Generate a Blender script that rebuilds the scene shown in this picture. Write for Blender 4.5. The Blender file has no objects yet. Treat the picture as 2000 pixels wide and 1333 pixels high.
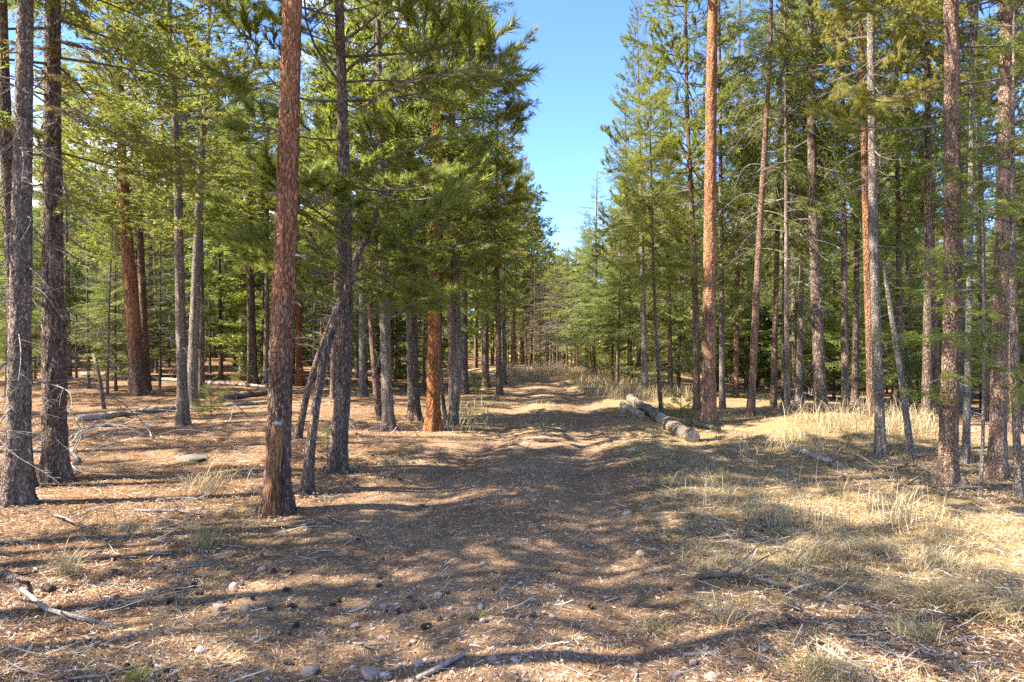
import bpy, math, random
import numpy as np
from mathutils import Matrix, Vector, Euler

# ------------------------------------------------------------------ camera, sky, sun, exposure
SC = bpy.context.scene
COL = SC.collection
F = 2000 * 24.0 / 36.0            # focal length in pixels of the 2000 px wide photograph
EYE = 1.6
cam_d = bpy.data.cameras.new("camera"); cam = bpy.data.objects.new("camera", cam_d); COL.objects.link(cam)
cam_d.lens = 24.0; cam_d.sensor_width = 36.0; cam_d.clip_start = 0.05; cam_d.clip_end = 2000
cam.location = (0, 0, EYE); cam.rotation_euler = (math.radians(90), 0, 0)
SC.camera = cam

SUN_EL = math.radians(50)
SUN_AZ = math.radians(-103)       # compass style: 0 = +Y (view direction), -90 = left
sdir = Vector((math.sin(SUN_AZ) * math.cos(SUN_EL), math.cos(SUN_AZ) * math.cos(SUN_EL), math.sin(SUN_EL)))
sl = bpy.data.lights.new("sun", 'SUN'); so = bpy.data.objects.new("sun", sl); COL.objects.link(so)
sl.energy = 5.0; sl.angle = math.radians(0.53); sl.color = (1.0, 0.91, 0.77)
so.rotation_euler = sdir.to_track_quat('Z', 'Y').to_euler()

W = bpy.data.worlds.new("World"); SC.world = W; W.use_nodes = True
wn = W.node_tree.nodes; wl = W.node_tree.links
for n in list(wn): wn.remove(n)
w_out = wn.new('ShaderNodeOutputWorld'); w_bg = wn.new('ShaderNodeBackground')
sky = wn.new('ShaderNodeTexSky'); sky.sky_type = 'NISHITA'; sky.sun_disc = False
sky.sun_elevation = SUN_EL; sky.sun_rotation = SUN_AZ
sky.altitude = 2800; sky.air_density = 0.85; sky.dust_density = 0.3; sky.ozone_density = 3.0
w_bg.inputs['Strength'].default_value = 0.13
# thin broken cloud
tc = wn.new('ShaderNodeTexCoord'); mp = wn.new('ShaderNodeMapping'); mp.inputs['Scale'].default_value = (1.0, 1.0, 2.6)
mp.inputs['Location'].default_value = (0.35, 0.1, 0.2)
nz = wn.new('ShaderNodeTexNoise'); nz.inputs['Scale'].default_value = 1.9; nz.inputs['Detail'].default_value = 7; nz.inputs['Roughness'].default_value = 0.55
rp = wn.new('ShaderNodeValToRGB'); rp.color_ramp.elements[0].position = 0.46; rp.color_ramp.elements[1].position = 0.64
mx = wn.new('ShaderNodeMix'); mx.data_type = 'RGBA'
mx.inputs['B'].default_value = (5.2, 5.4, 5.7, 1)
wl.new(tc.outputs['Generated'], mp.inputs['Vector']); wl.new(mp.outputs['Vector'], nz.inputs['Vector'])
wl.new(nz.outputs['Fac'], rp.inputs['Fac']); sxw = wn.new('ShaderNodeSeparateXYZ'); wl.new(tc.outputs['Generated'], sxw.inputs[0])
mrw = wn.new('ShaderNodeMapRange'); mrw.inputs['From Min'].default_value = -.04; mrw.inputs['From Max'].default_value = -.22; wl.new(sxw.outputs['X'], mrw.inputs['Value'])
muw = wn.new('ShaderNodeMath'); muw.operation = 'MULTIPLY'; wl.new(rp.outputs['Color'], muw.inputs[0]); wl.new(mrw.outputs['Result'], muw.inputs[1])
wl.new(muw.outputs[0], mx.inputs['Factor'])
mb_ = wn.new('ShaderNodeMix'); mb_.data_type = 'RGBA'; mb_.blend_type = 'MULTIPLY'; mb_.inputs['Factor'].default_value = 1.0; mb_.inputs['B'].default_value = (.70, .83, 1.0, 1)
wl.new(sky.outputs['Color'], mb_.inputs['A']); wl.new(mb_.outputs['Result'], mx.inputs['A']); wl.new(mx.outputs['Result'], w_bg.inputs['Color'])
wl.new(w_bg.outputs['Background'], w_out.inputs['Surface'])

SC.view_settings.view_transform = 'Standard'
try: SC.view_settings.look = 'None'
except Exception: pass
SC.view_settings.exposure = 2.22; SC.view_settings.gamma = 1.0; SC.view_settings.use_curve_mapping = False
cy = SC.cycles
cy.max_bounces = 8; cy.diffuse_bounces = 5; cy.glossy_bounces = 2; cy.transmission_bounces = 6; cy.transparent_max_bounces = 4
cy.caustics_reflective = False; cy.caustics_refractive = False
cy.use_denoising = False
try: cy.denoising_prefilter = 'ACCURATE'
except Exception: pass

rng = np.random.default_rng(7)
random.seed(7)
R = math.radians

# ------------------------------------------------------------------ numeric helpers
def _hash(ix, iy, iz, seed):
    h = (ix.astype(np.int64) * 374761393 + iy.astype(np.int64) * 668265263 + iz.astype(np.int64) * 2147483647 + seed * 974634777) & 0xFFFFFFFF
    h = ((h ^ (h >> 13)) * 1274126177) & 0xFFFFFFFF
    h = h ^ (h >> 16)
    return (h & 0xFFFFFF).astype(np.float64) / 0xFFFFFF
def vnoise(x, y, z=0.0, seed=0):
    x, y, z = np.broadcast_arrays(np.asarray(x, float), np.asarray(y, float), np.asarray(z, float))
    ix, iy, iz = np.floor(x), np.floor(y), np.floor(z)
    fx, fy, fz = x - ix, y - iy, z - iz
    fx = fx * fx * (3 - 2 * fx); fy = fy * fy * (3 - 2 * fy); fz = fz * fz * (3 - 2 * fz)
    r = 0
    for dx in (0, 1):
        for dy in (0, 1):
            for dz in (0, 1):
                w = (fx if dx else 1 - fx) * (fy if dy else 1 - fy) * (fz if dz else 1 - fz)
                r = r + w * _hash(ix + dx, iy + dy, iz + dz, seed)
    return r * 2 - 1
def fbm(x, y, z=0.0, seed=0, oct=4):
    a, s, r = 1.0, 1.0, 0
    for o in range(oct):
        r = r + a * vnoise(np.asarray(x) * s, np.asarray(y) * s, np.asarray(z) * s, seed + o * 17)
        a *= 0.5; s *= 2.03
    return r / 1.9
def sstep(a, b, x):
    t = np.clip((np.asarray(x, float) - a) / (b - a), 0, 1)
    return t * t * (3 - 2 * t)
def norm(v): return v / np.maximum(np.linalg.norm(v, axis=-1, keepdims=True), 1e-9)

# ------------------------------------------------------------------ terrain
TY = [0, 4.7, 8, 12, 16, 20, 25, 30, 36, 45, 200]
TX = [-.25, -.15, .05, .5, .85, 1.1, .75, -.7, -3.5, -9, -80]
def trail_x(y): return np.interp(y, TY, TX)
def terrain(x, y):
    x = np.asarray(x, float); y = np.asarray(y, float)
    h = -1.0 * sstep(4.5, 17, x) * sstep(10, 26, y) + .55 * sstep(5, 16, -x) * sstep(13, 42, y)
    h = h + .25 * sstep(22, 30, y) * sstep(-6, 2, x) * (1 - sstep(5, 11, x)) - 1.2 * sstep(34, 75, y) * sstep(-9, 2, x)
    d = x - trail_x(y)
    near = np.exp(-((d) / 3.0) ** 2)
    rut = .052 * np.exp(-((d - .82) / .30) ** 2) + .045 * np.exp(-((d + .82) / .34) ** 2)
    h = h - rut * (1 - .05 * np.cos(y * .7)) + .03 * np.exp(-(d / .45) ** 2)
    h = h + .07 * np.exp(-((d - 1.75) / .5) ** 2) * (.6 + .3 * vnoise(x * .6, y * .45, 0, 5)) - .03 * near
    # low bank under the dry grass beside the logs
    h = h + .22 * np.exp(-((x - 6.0) / 1.6) ** 2 - ((y - 12.0) / 2.2) ** 2)
    calm = 1 - .82 * np.exp(-(d / 2.2) ** 2)
    h = h + .10 * calm * fbm(x * .22, y * .22, 0, 11, 3) + .022 * calm * fbm(x * .75, y * 1.1, 0, 21, 3) + .012 * fbm(x * 4, y * 4, 0, 31, 3)
    return h
H0 = float(terrain(0, 0)); cam.location.z = H0 + EYE; CZ = H0 + EYE
def hz(x, y): return float(terrain(x, y))
_DD = np.concatenate([np.linspace(2.2, 30, 1400), np.linspace(30.05, 160, 1300)])
def ground_at(px, py):
    """world point of the ground seen at photograph pixel (px, py)"""
    sx, sz = (px - 1000) / F, -(py - 666.5) / F
    z = CZ + sz * _DD
    below = np.nonzero(z < terrain(sx * _DD, _DD))[0]
    d = _DD[below[0]] if len(below) else 60.0
    return np.array([sx * d, d, hz(sx * d, d)])
def at_depth(px, py, d): return np.array([(px - 1000) / F * d, d, CZ - (py - 666.5) / F * d])

# ------------------------------------------------------------------ mesh helpers
def mk_mesh(name, V, T, mats, mi=None, tint=None, smooth=False):
    V = np.ascontiguousarray(V, np.float32).reshape(-1, 3); T = np.ascontiguousarray(T, np.int32).reshape(-1, 3)
    me = bpy.data.meshes.new(name)
    me.vertices.add(len(V)); me.vertices.foreach_set('co', V.ravel())
    me.loops.add(len(T) * 3); me.loops.foreach_set('vertex_index', T.ravel())
    me.polygons.add(len(T)); me.polygons.foreach_set('loop_start', np.arange(0, len(T) * 3, 3, dtype=np.int32))
    me.polygons.foreach_set('loop_total', np.full(len(T), 3, np.int32))
    if mi is not None: me.polygons.foreach_set('material_index', np.ascontiguousarray(mi, np.int32))
    sm = np.full(len(T), bool(smooth)) if not isinstance(smooth, np.ndarray) else smooth
    me.polygons.foreach_set('use_smooth', sm)
    for m in (mats if isinstance(mats, (list, tuple)) else [mats]): me.materials.append(m)
    if tint is not None:
        a = me.attributes.new('tint', 'FLOAT_COLOR', 'POINT')
        t = np.ones((len(V), 4), np.float32); t[:, :3] = tint
        a.data.foreach_set('color', t.ravel())
    me.update(calc_edges=True)
    return me
class MB:
    """collects triangle soups with material index and tint"""
    def __init__(s): s.V = []; s.T = []; s.M = []; s.C = []; s.S = []; s.n = 0
    def add(s, V, T, m=0, c=(.5, 0, 0), smooth=False):
        V = np.asarray(V, float).reshape(-1, 3); T = np.asarray(T, int).reshape(-1, 3)
        if not len(T): return
        s.V.append(V); s.T.append(T + s.n); s.n += len(V)
        s.M.append(np.full(len(T), m)); s.S.append(np.full(len(T), smooth))
        c = np.asarray(c, float); s.C.append(np.broadcast_to(c, (len(V), 3)))
    def arrays(s): return np.concatenate(s.V), np.concatenate(s.T), np.concatenate(s.M), np.concatenate(s.C), np.concatenate(s.S)
    def mesh(s, name, mats):
        V, T, M, C, S = s.arrays(); return mk_mesh(name, V, T, mats, M, C, S)
def tube(path, rad, sides=8, cap=True, wob=None):
    P = np.asarray(path, float); n = len(P); rad = np.broadcast_to(np.asarray(rad, float), (n,))
    tg = norm(np.gradient(P, axis=0))
    u = np.cross(tg[0], [0, 0, 1.0]);
    if np.linalg.norm(u) < .2: u = np.cross(tg[0], [0, 1.0, 0])
    u = u / np.linalg.norm(u); U = []
    for i in range(n):
        u = u - tg[i] * np.dot(u, tg[i]); u = u / max(np.linalg.norm(u), 1e-9); U.append(u)
    U = np.array(U); B = np.cross(tg, U)
    a = np.linspace(0, 2 * np.pi, sides, endpoint=False)
    rr = rad[:, None] * np.ones(sides)[None]
    if wob is not None: rr = rr * wob(P, a)
    V = P[:, None, :] + rr[..., None] * (np.cos(a)[None, :, None] * U[:, None, :] + np.sin(a)[None, :, None] * B[:, None, :])
    V = V.reshape(-1, 3)
    i = np.arange(n - 1)[:, None] * sides; j = np.arange(sides)[None]; k = (j + 1) % sides
    A, Bq, Cq, D = i + j, i + k, i + sides + k, i + sides + j
    T = np.concatenate([np.stack([A, Bq, Cq], -1).reshape(-1, 3), np.stack([A, Cq, D], -1).reshape(-1, 3)])
    if cap:
        V = np.concatenate([V, P[:1], P[-1:]]); b = n * sides
        T = np.concatenate([T, np.stack([np.full(sides, b), (np.arange(sides) + 1) % sides, np.arange(sides)], -1),
                            np.stack([np.full(sides, b + 1), (n - 1) * sides + np.arange(sides), (n - 1) * sides + (np.arange(sides) + 1) % sides], -1)])
    return V, T
def sticks(p0, p1, r0, r1):
    """many three-sided tapered twigs at once"""
    p0 = np.asarray(p0, float).reshape(-1, 3); p1 = np.asarray(p1, float).reshape(-1, 3); N = len(p0)
    d = norm(p1 - p0); ref = np.where(np.abs(d[:, 2:3]) > .9, np.array([[1., 0, 0]]), np.array([[0, 0, 1.]]))
    u = norm(np.cross(d, ref)); b = np.cross(d, u)
    V = np.zeros((N, 6, 3))
    for k in range(3):
        a = 2 * np.pi * k / 3; o = math.cos(a) * u + math.sin(a) * b
        V[:, k] = p0 + o * np.reshape(np.broadcast_to(r0, (N,)), (N, 1)); V[:, 3 + k] = p1 + o * np.reshape(np.broadcast_to(r1, (N,)), (N, 1))
    t = np.array([[0, 1, 4], [0, 4, 3], [1, 2, 5], [1, 5, 4], [2, 0, 3], [2, 3, 5]])
    T = (np.arange(N)[:, None, None] * 6 + t[None]).reshape(-1, 3)
    return V.reshape(-1, 3), T
def needles(b, d, ln, w, rg):
    """one thin triangle per needle"""
    N = len(b); d = norm(d); s = norm(np.cross(d, rg.normal(size=(N, 3))))
    ln = np.reshape(np.broadcast_to(ln, (N,)), (N, 1)); w = np.reshape(np.broadcast_to(w, (N,)), (N, 1))
    V = np.stack([b - s * w * .5, b + s * w * .5, b + d * ln], 1).reshape(-1, 3)
    return V, np.arange(N * 3).reshape(-1, 3)

# ------------------------------------------------------------------ materials
def new_mat(name):
    m = bpy.data.materials.new(name); m.use_nodes = True; nt = m.node_tree
    for n in list(nt.nodes): nt.nodes.remove(n)
    out = nt.nodes.new('ShaderNodeOutputMaterial'); return m, nt, out
def nd(nt, t, **kw):
    n = nt.nodes.new(t)
    for k, v in kw.items():
        if k in n.inputs: n.inputs[k].default_value = v
        else: setattr(n, k, v)
    return n
def ramp(nt, fac, stops):
    r = nt.nodes.new('ShaderNodeValToRGB'); cr = r.color_ramp
    while len(cr.elements) < len(stops): cr.elements.new(.5)
    for e, (p, c) in zip(cr.elements, stops): e.position = p; e.color = (*c, 1) if len(c) == 3 else c
    nt.links.new(fac, r.inputs['Fac']); return r.outputs['Color']
def mixc(nt, fac, a, b, mode='MIX'):
    m = nt.nodes.new('ShaderNodeMix'); m.data_type = 'RGBA'; m.blend_type = mode
    for s, v in (('Factor', fac), ('A', a), ('B', b)):
        if isinstance(v, (int, float)): m.inputs[s].default_value = v
        elif isinstance(v, tuple): m.inputs[s].default_value = (*v, 1)
        else: nt.links.new(v, m.inputs[s])
    return m.outputs['Result']
def needle_mat(name, dark, light, yellow=(.30, .25, .05), dead=(.26, .10, .04), transl=.56):
    m, nt, out = new_mat(name)
    at = nd(nt, 'ShaderNodeAttribute', attribute_name='tint'); sp = nd(nt, 'ShaderNodeSeparateColor'); nt.links.new(at.outputs['Color'], sp.inputs['Color'])
    c = mixc(nt, sp.outputs['Red'], dark, light); c = mixc(nt, sp.outputs['Green'], c, yellow); c = mixc(nt, sp.outputs['Blue'], c, dead)
    oi = nd(nt, 'ShaderNodeObjectInfo'); hs = nd(nt, 'ShaderNodeHueSaturation')
    mr = nd(nt, 'ShaderNodeMapRange'); mr.inputs['To Min'].default_value = .470; mr.inputs['To Max'].default_value = .515; nt.links.new(oi.outputs['Random'], mr.inputs['Value'])
    mv = nd(nt, 'ShaderNodeMapRange'); mv.inputs['To Min'].default_value = 1.25; mv.inputs['To Max'].default_value = .80; nt.links.new(oi.outputs['Random'], mv.inputs['Value'])
    nt.links.new(mr.outputs['Result'], hs.inputs['Hue']); nt.links.new(mv.outputs['Result'], hs.inputs['Value']); nt.links.new(c, hs.inputs['Color']); c = hs.outputs['Color']
    p = nd(nt, 'ShaderNodeBsdfPrincipled', Roughness=.42); p.inputs['Specular IOR Level'].default_value = .45
    t = nd(nt, 'ShaderNodeBsdfTranslucent'); nt.links.new(c, p.inputs['Base Color'])
    tcv = mixc(nt, .55, c, (.28, .36, .05)); nt.links.new(tcv, t.inputs['Color'])
    ms = nd(nt, 'ShaderNodeMixShader'); ms.inputs['Fac'].default_value = transl
    nt.links.new(p.outputs['BSDF'], ms.inputs[1]); nt.links.new(t.outputs['BSDF'], ms.inputs[2]); nt.links.new(ms.outputs['Shader'], out.inputs['Surface'])
    return m
def bark_mat(name, plate_a, plate_b, crack, low=None, scale=17., stretch=.34, bump=.9, fleck=None, low_h=2.2):
    m, nt, out = new_mat(name)
    tcn = nd(nt, 'ShaderNodeTexCoord'); oi = nd(nt, 'ShaderNodeObjectInfo')
    add = nd(nt, 'ShaderNodeVectorMath', operation='ADD'); comb = nd(nt, 'ShaderNodeCombineXYZ')
    ml = nd(nt, 'ShaderNodeMath', operation='MULTIPLY'); ml.inputs[1].default_value = 37.
    nt.links.new(oi.outputs['Random'], ml.inputs[0]); nt.links.new(ml.outputs[0], comb.inputs['Z'])
    nt.links.new(tcn.outputs['Object'], add.inputs[0]); nt.links.new(comb.outputs[0], add.inputs[1])
    mpn = nd(nt, 'ShaderNodeMapping'); mpn.inputs['Scale'].default_value = (1, 1, stretch); nt.links.new(add.outputs[0], mpn.inputs['Vector'])
    nd0 = nd(nt, 'ShaderNodeTexNoise', Scale=9., Detail=4.); nt.links.new(mpn.outputs['Vector'], nd0.inputs['Vector'])
    dis = nd(nt, 'ShaderNodeVectorMath', operation='MULTIPLY_ADD'); dis.inputs[1].default_value = (.16, .16, .16)
    nt.links.new(nd0.outputs['Color'], dis.inputs[0]); nt.links.new(mpn.outputs['Vector'], dis.inputs[2])
    vo = nd(nt, 'ShaderNodeTexVoronoi', feature='DISTANCE_TO_EDGE', Scale=scale * 1.9); nt.links.new(dis.outputs[0], vo.inputs['Vector'])
    vc = nd(nt, 'ShaderNodeTexVoronoi', feature='F1', Scale=scale * 4.); nt.links.new(dis.outputs[0], vc.inputs['Vector'])
    n1 = nd(nt, 'ShaderNodeTexNoise', Scale=55., Detail=5., Roughness=.65); nt.links.new(mpn.outputs['Vector'], n1.inputs['Vector'])
    n2 = nd(nt, 'ShaderNodeTexNoise', Scale=2.2, Detail=3.); nt.links.new(add.outputs[0], n2.inputs['Vector'])
    sepc = nd(nt, 'ShaderNodeSeparateColor'); nt.links.new(vc.outputs['Color'], sepc.inputs['Color'])
    c = mixc(nt, sepc.outputs['Red'], plate_a, plate_b)
    f2 = ramp(nt, n2.outputs['Fac'], [(.35, (.72,) * 3), (.68, (1.2,) * 3)]); c = mixc(nt, .8, c, f2, 'MULTIPLY')
    if low:
        sx = nd(nt, 'ShaderNodeSeparateXYZ'); nt.links.new(tcn.outputs['Object'], sx.inputs[0])
        md = nd(nt, 'ShaderNodeMath', operation='MULTIPLY_ADD'); md.inputs[1].default_value = 1.6; nt.links.new(n2.outputs['Fac'], md.inputs[0]); nt.links.new(sx.outputs['Z'], md.inputs[2])
        mrn = nd(nt, 'ShaderNodeMapRange'); mrn.inputs['From Min'].default_value = low_h * .55 + .8; mrn.inputs['From Max'].default_value = low_h * 1.5 + .8
        mrn.inputs['To Min'].default_value = .85; mrn.inputs['To Max'].default_value = 0.; nt.links.new(md.outputs[0], mrn.inputs['Value'])
        c = mixc(nt, mrn.outputs['Result'], c, low)
    if fleck:
        ff = ramp(nt, n1.outputs['Fac'], [(.55, (0, 0, 0)), (.66, (1, 1, 1))]); c = mixc(nt, ff, c, fleck)
    fd = ramp(nt, n1.outputs['Fac'], [(.32, (.35,) * 3), (.56, (1.18,) * 3)]); c = mixc(nt, .9, c, fd, 'MULTIPLY')
    cf = ramp(nt, vo.outputs['Distance'], [(.01, (.8, .8, .8)), (.13, (0, 0, 0))]); gate = ramp(nt, nd0.outputs['Fac'], [(.40, (.12,) * 3), (.60, (1,) * 3)])
    c = mixc(nt, mixc(nt, 1., cf, gate, 'MULTIPLY'), c, crack)
    mps = nd(nt, 'ShaderNodeMapping'); mps.inputs['Scale'].default_value = (1, 1, .07); nt.links.new(add.outputs[0], mps.inputs['Vector'])
    ns = nd(nt, 'ShaderNodeTexNoise', Scale=26., Detail=4.); nt.links.new(mps.outputs['Vector'], ns.inputs['Vector'])
    c = mixc(nt, .75, c, ramp(nt, ns.outputs['Fac'], [(.34, (.52,) * 3), (.64, (1.22,) * 3)]), 'MULTIPLY')
    p = nd(nt, 'ShaderNodeBsdfPrincipled', Roughness=.88); p.inputs['Specular IOR Level'].default_value = .2
    nt.links.new(c, p.inputs['Base Color'])
    he = ramp(nt, vo.outputs['Distance'], [(.0, (0,) * 3), (.22, (1,) * 3)])
    hh = mixc(nt, .45, he, n1.outputs['Fac'])
    b = nd(nt, 'ShaderNodeBump', Strength=bump, Distance=.05); nt.links.new(hh, b.inputs['Height']); nt.links.new(b.outputs['Normal'], p.inputs['Normal'])
    nt.links.new(p.outputs['BSDF'], out.inputs['Surface']); return m
def tint_mat(name, rough=.8, transl=0., noise=0., nscale=60., bump=0.):
    """takes its own colour from the pieces' tint attribute (each piece is one natural colour)"""
    m, nt, out = new_mat(name)
    at = nd(nt, 'ShaderNodeAttribute', attribute_name='tint'); c = at.outputs['Color']
    p = nd(nt, 'ShaderNodeBsdfPrincipled', Roughness=rough); p.inputs['Specular IOR Level'].default_value = .25
    if noise or bump:
        tcn = nd(nt, 'ShaderNodeTexCoord'); n1 = nd(nt, 'ShaderNodeTexNoise', Scale=nscale, Detail=5., Roughness=.65); nt.links.new(tcn.outputs['Object'], n1.inputs['Vector'])
        c = mixc(nt, noise, c, ramp(nt, n1.outputs['Fac'], [(.3, (.45,) * 3), (.65, (1.35,) * 3)]), 'MULTIPLY')
        b = nd(nt, 'ShaderNodeBump', Strength=bump, Distance=.01); nt.links.new(n1.outputs['Fac'], b.inputs['Height']); nt.links.new(b.outputs['Normal'], p.inputs['Normal'])
    nt.links.new(c, p.inputs['Base Color']); sh = p.outputs['BSDF']
    if transl:
        t = nd(nt, 'ShaderNodeBsdfTranslucent'); nt.links.new(c, t.inputs['Color']); ms = nd(nt, 'ShaderNodeMixShader'); ms.inputs['Fac'].default_value = transl
        nt.links.new(sh, ms.inputs[1]); nt.links.new(t.outputs['BSDF'], ms.inputs[2]); sh = ms.outputs['Shader']
    nt.links.new(sh, out.inputs['Surface']); return m
def wood_mat(name, a, b, ring=None, scale=9., stretch=.12):
    m, nt, out = new_mat(name)
    tcn = nd(nt, 'ShaderNodeTexCoord'); mpn = nd(nt, 'ShaderNodeMapping'); mpn.inputs['Scale'].default_value = (1, 1, stretch); nt.links.new(tcn.outputs['Object'], mpn.inputs['Vector'])
    n1 = nd(nt, 'ShaderNodeTexNoise', Scale=scale * 5, Detail=6., Roughness=.6); nt.links.new(mpn.outputs['Vector'], n1.inputs['Vector'])
    n2 = nd(nt, 'ShaderNodeTexNoise', Scale=scale, Detail=4.); nt.links.new(tcn.outputs['Object'], n2.inputs['Vector'])
    c = ramp(nt, n1.outputs['Fac'], [(.3, a), (.68, b)])
    c = mixc(nt, .8, c, ramp(nt, n2.outputs['Fac'], [(.32, (.5,) * 3), (.66, (1.15,) * 3)]), 'MULTIPLY')
    if ring:
        wv = nd(nt, 'ShaderNodeTexWave', wave_type='RINGS', rings_direction='Z', Scale=22., Distortion=1.2); nt.links.new(tcn.outputs['Object'], wv.inputs['Vector'])
        c = mixc(nt, .5, c, ramp(nt, wv.outputs['Fac'], [(.2, ring), (.8, (1, 1, 1))]), 'MULTIPLY')
    p = nd(nt, 'ShaderNodeBsdfPrincipled', Roughness=.85); p.inputs['Specular IOR Level'].default_value = .2; nt.links.new(c, p.inputs['Base Color'])
    bm = nd(nt, 'ShaderNodeBump', Strength=.7, Distance=.012); nt.links.new(n1.outputs['Fac'], bm.inputs['Height']); nt.links.new(bm.outputs['Normal'], p.inputs['Normal'])
    nt.links.new(p.outputs['BSDF'], out.inputs['Surface']); return m

M_FIR = needle_mat('fir_needles', (.125, .168, .036), (.300, .345, .076))
M_PINE = needle_mat('pine_needles', (.205, .212, .036), (.415, .395, .078))
M_SPRUCE = needle_mat('spruce_needles', (.165, .192, .064), (.350, .370, .150))
M_TWIG = wood_mat('twig_bark', (.07, .055, .045), (.20, .165, .135))
M_GREYTWIG = wood_mat('weathered_twig', (.12, .100, .085), (.31, .27, .235))
B_ORANGE = bark_mat('orange_bark', (.48, .225, .105), (.33, .140, .068), (.055, .030, .020), low=(.150, .105, .085), scale=15, fleck=(.44, .27, .16), low_h=1.6)
B_RUST = bark_mat('rust_bark', (.46, .185, .060), (.34, .125, .045), (.07, .035, .020), scale=13, fleck=(.46, .25, .11))
B_BRIGHT = bark_mat('sunny_orange_bark', (.52, .26, .125), (.40, .18, .085), (.10, .05, .03), low=(.30, .185, .125), scale=20, stretch=.45, fleck=(.56, .36, .22), low_h=2.4)
B_GREY = bark_mat('grey_bark', (.40, .31, .235), (.26, .195, .15), (.065, .046, .034), scale=22, stretch=.45, fleck=(.46, .40, .34))
B_PALE = bark_mat('pale_bark', (.42, .355, .295), (.29, .235, .190), (.09, .07, .055), scale=26, stretch=.5, fleck=(.50, .45, .39))
B_DARK = bark_mat('dark_bark', (.285, .205, .150), (.175, .122, .090), (.040, .028, .022), scale=18, stretch=.34, fleck=(.42, .35, .29))
B_BROWN = bark_mat('brown_bark', (.38, .225, .150), (.23, .140, .095), (.05, .032, .024), scale=19, stretch=.4, fleck=(.34, .23, .165))
B_TAN = bark_mat('tan_bark', (.40, .255, .175), (.26, .165, .115), (.06, .04, .03), scale=20, stretch=.45, fleck=(.48, .34, .25))
B_PINK = bark_mat('pinkish_bark', (.50, .335, .235), (.36, .225, .155), (.09, .055, .04), scale=20, stretch=.45, fleck=(.56, .42, .33))
BARK = dict(tan=B_TAN, pink=B_PINK, orange=B_ORANGE, rust=B_RUST, bright=B_BRIGHT, grey=B_GREY, pale=B_PALE, dark=B_DARK, brown=B_BROWN)
M_DEADWOOD = wood_mat('dead_wood', (.20, .16, .125), (.46, .40, .33))
M_SCAR = bark_mat('bare_scar_wood', (.36, .165, .062), (.19, .088, .045), (.05, .03, .02), scale=11, stretch=.22, fleck=(.40, .21, .09))
M_CUT = wood_mat('cut_wood', (.30, .22, .15), (.52, .42, .31), ring=(.45, .36, .28))
M_CUTGREY = wood_mat('grey_cut_wood', (.12, .13, .15), (.26, .28, .31))
M_LITTER = tint_mat('litter', .8, .15)
M_GRASS = tint_mat('dry_grass_blades', .6, .28)
M_STONE = tint_mat('stone', .85, 0, .6, 45., .8)
M_CONE = tint_mat('cone_scales', .7, 0, .6, 90., .4)
M_FAR = needle_mat('far_foliage', (.150, .172, .045), (.330, .340, .095))

# ------------------------------------------------------------------ scene graph helpers
def obj(name, me, parent=None):
    o = bpy.data.objects.new(name, me); COL.objects.link(o)
    if parent: o.parent = parent
    return o
def tag(o, label, cat, group=None, kind=None):
    o['label'] = label; o['category'] = cat
    if group: o['group'] = group
    if kind: o['kind'] = kind
    return o
def root(name, loc, rz=0.0):
    o = bpy.data.objects.new(name, None); COL.objects.link(o); o.location = loc; o.rotation_euler = (0, 0, rz); o.empty_display_size = .2; return o

# ------------------------------------------------------------------ ground
def axis(lo, hi, c0, c1, fine, grow):
    mid = list(np.arange(c0, c1 + 1e-6, fine)); s = fine; v = c1; up = []
    while v < hi: s *= grow; v += s; up.append(v)
    s = fine; v = c0; dn = []
    while v > lo: s *= grow; v -= s; dn.append(v)
    return np.array(dn[::-1] + mid + up)
gx = axis(-260, 260, -5.0, 5.0, .06, 1.07); gy = axis(-60, 420, 2.6, 10, .06, 1.045)
GX, GY = np.meshgrid(gx, gy); GZ = terrain(GX, GY)
dist = GX - trail_x(GY)
def trail_mask(x, y):
    d = x - trail_x(y); n = fbm(x * .9, y * .9, 0, 41, 4) * .55
    return sstep(-2.3, -1.2, d + n) * (1 - sstep(1.0, 1.55, d + n * .5)) * (1 - sstep(42, 60, y))
def grass_mask(x, y):
    d = x - trail_x(y); n = fbm(x * .5, y * .5, 0, 61, 4)
    right = sstep(.95, 1.7, d + n * .4) * (1 - sstep(5.0, 8.5, x + n * 2 - .12 * y)) * sstep(2, 3.2, y) * (1 - sstep(30, 36, y))
    right = right * (1 - .8 * np.exp(-((x - 2.2) / .9) ** 2 - ((y - 3.5) / .7) ** 2))
    mid = np.exp(-(d / .5) ** 2) * sstep(10, 14, y) * .55
    lft = sstep(.15, .6, n) * .35 * sstep(-5, -2, d) * (1 - sstep(-1.2, -.8, d))
    verge = np.exp(-((d + 1.7) / .6) ** 2) * sstep(11, 14, y) * .8
    return np.clip(np.maximum.reduce([right, mid, lft, verge]) * (.75 + .6 * n + .25), 0, 1)
TM, GM = trail_mask(GX, GY), grass_mask(GX, GY)
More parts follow.
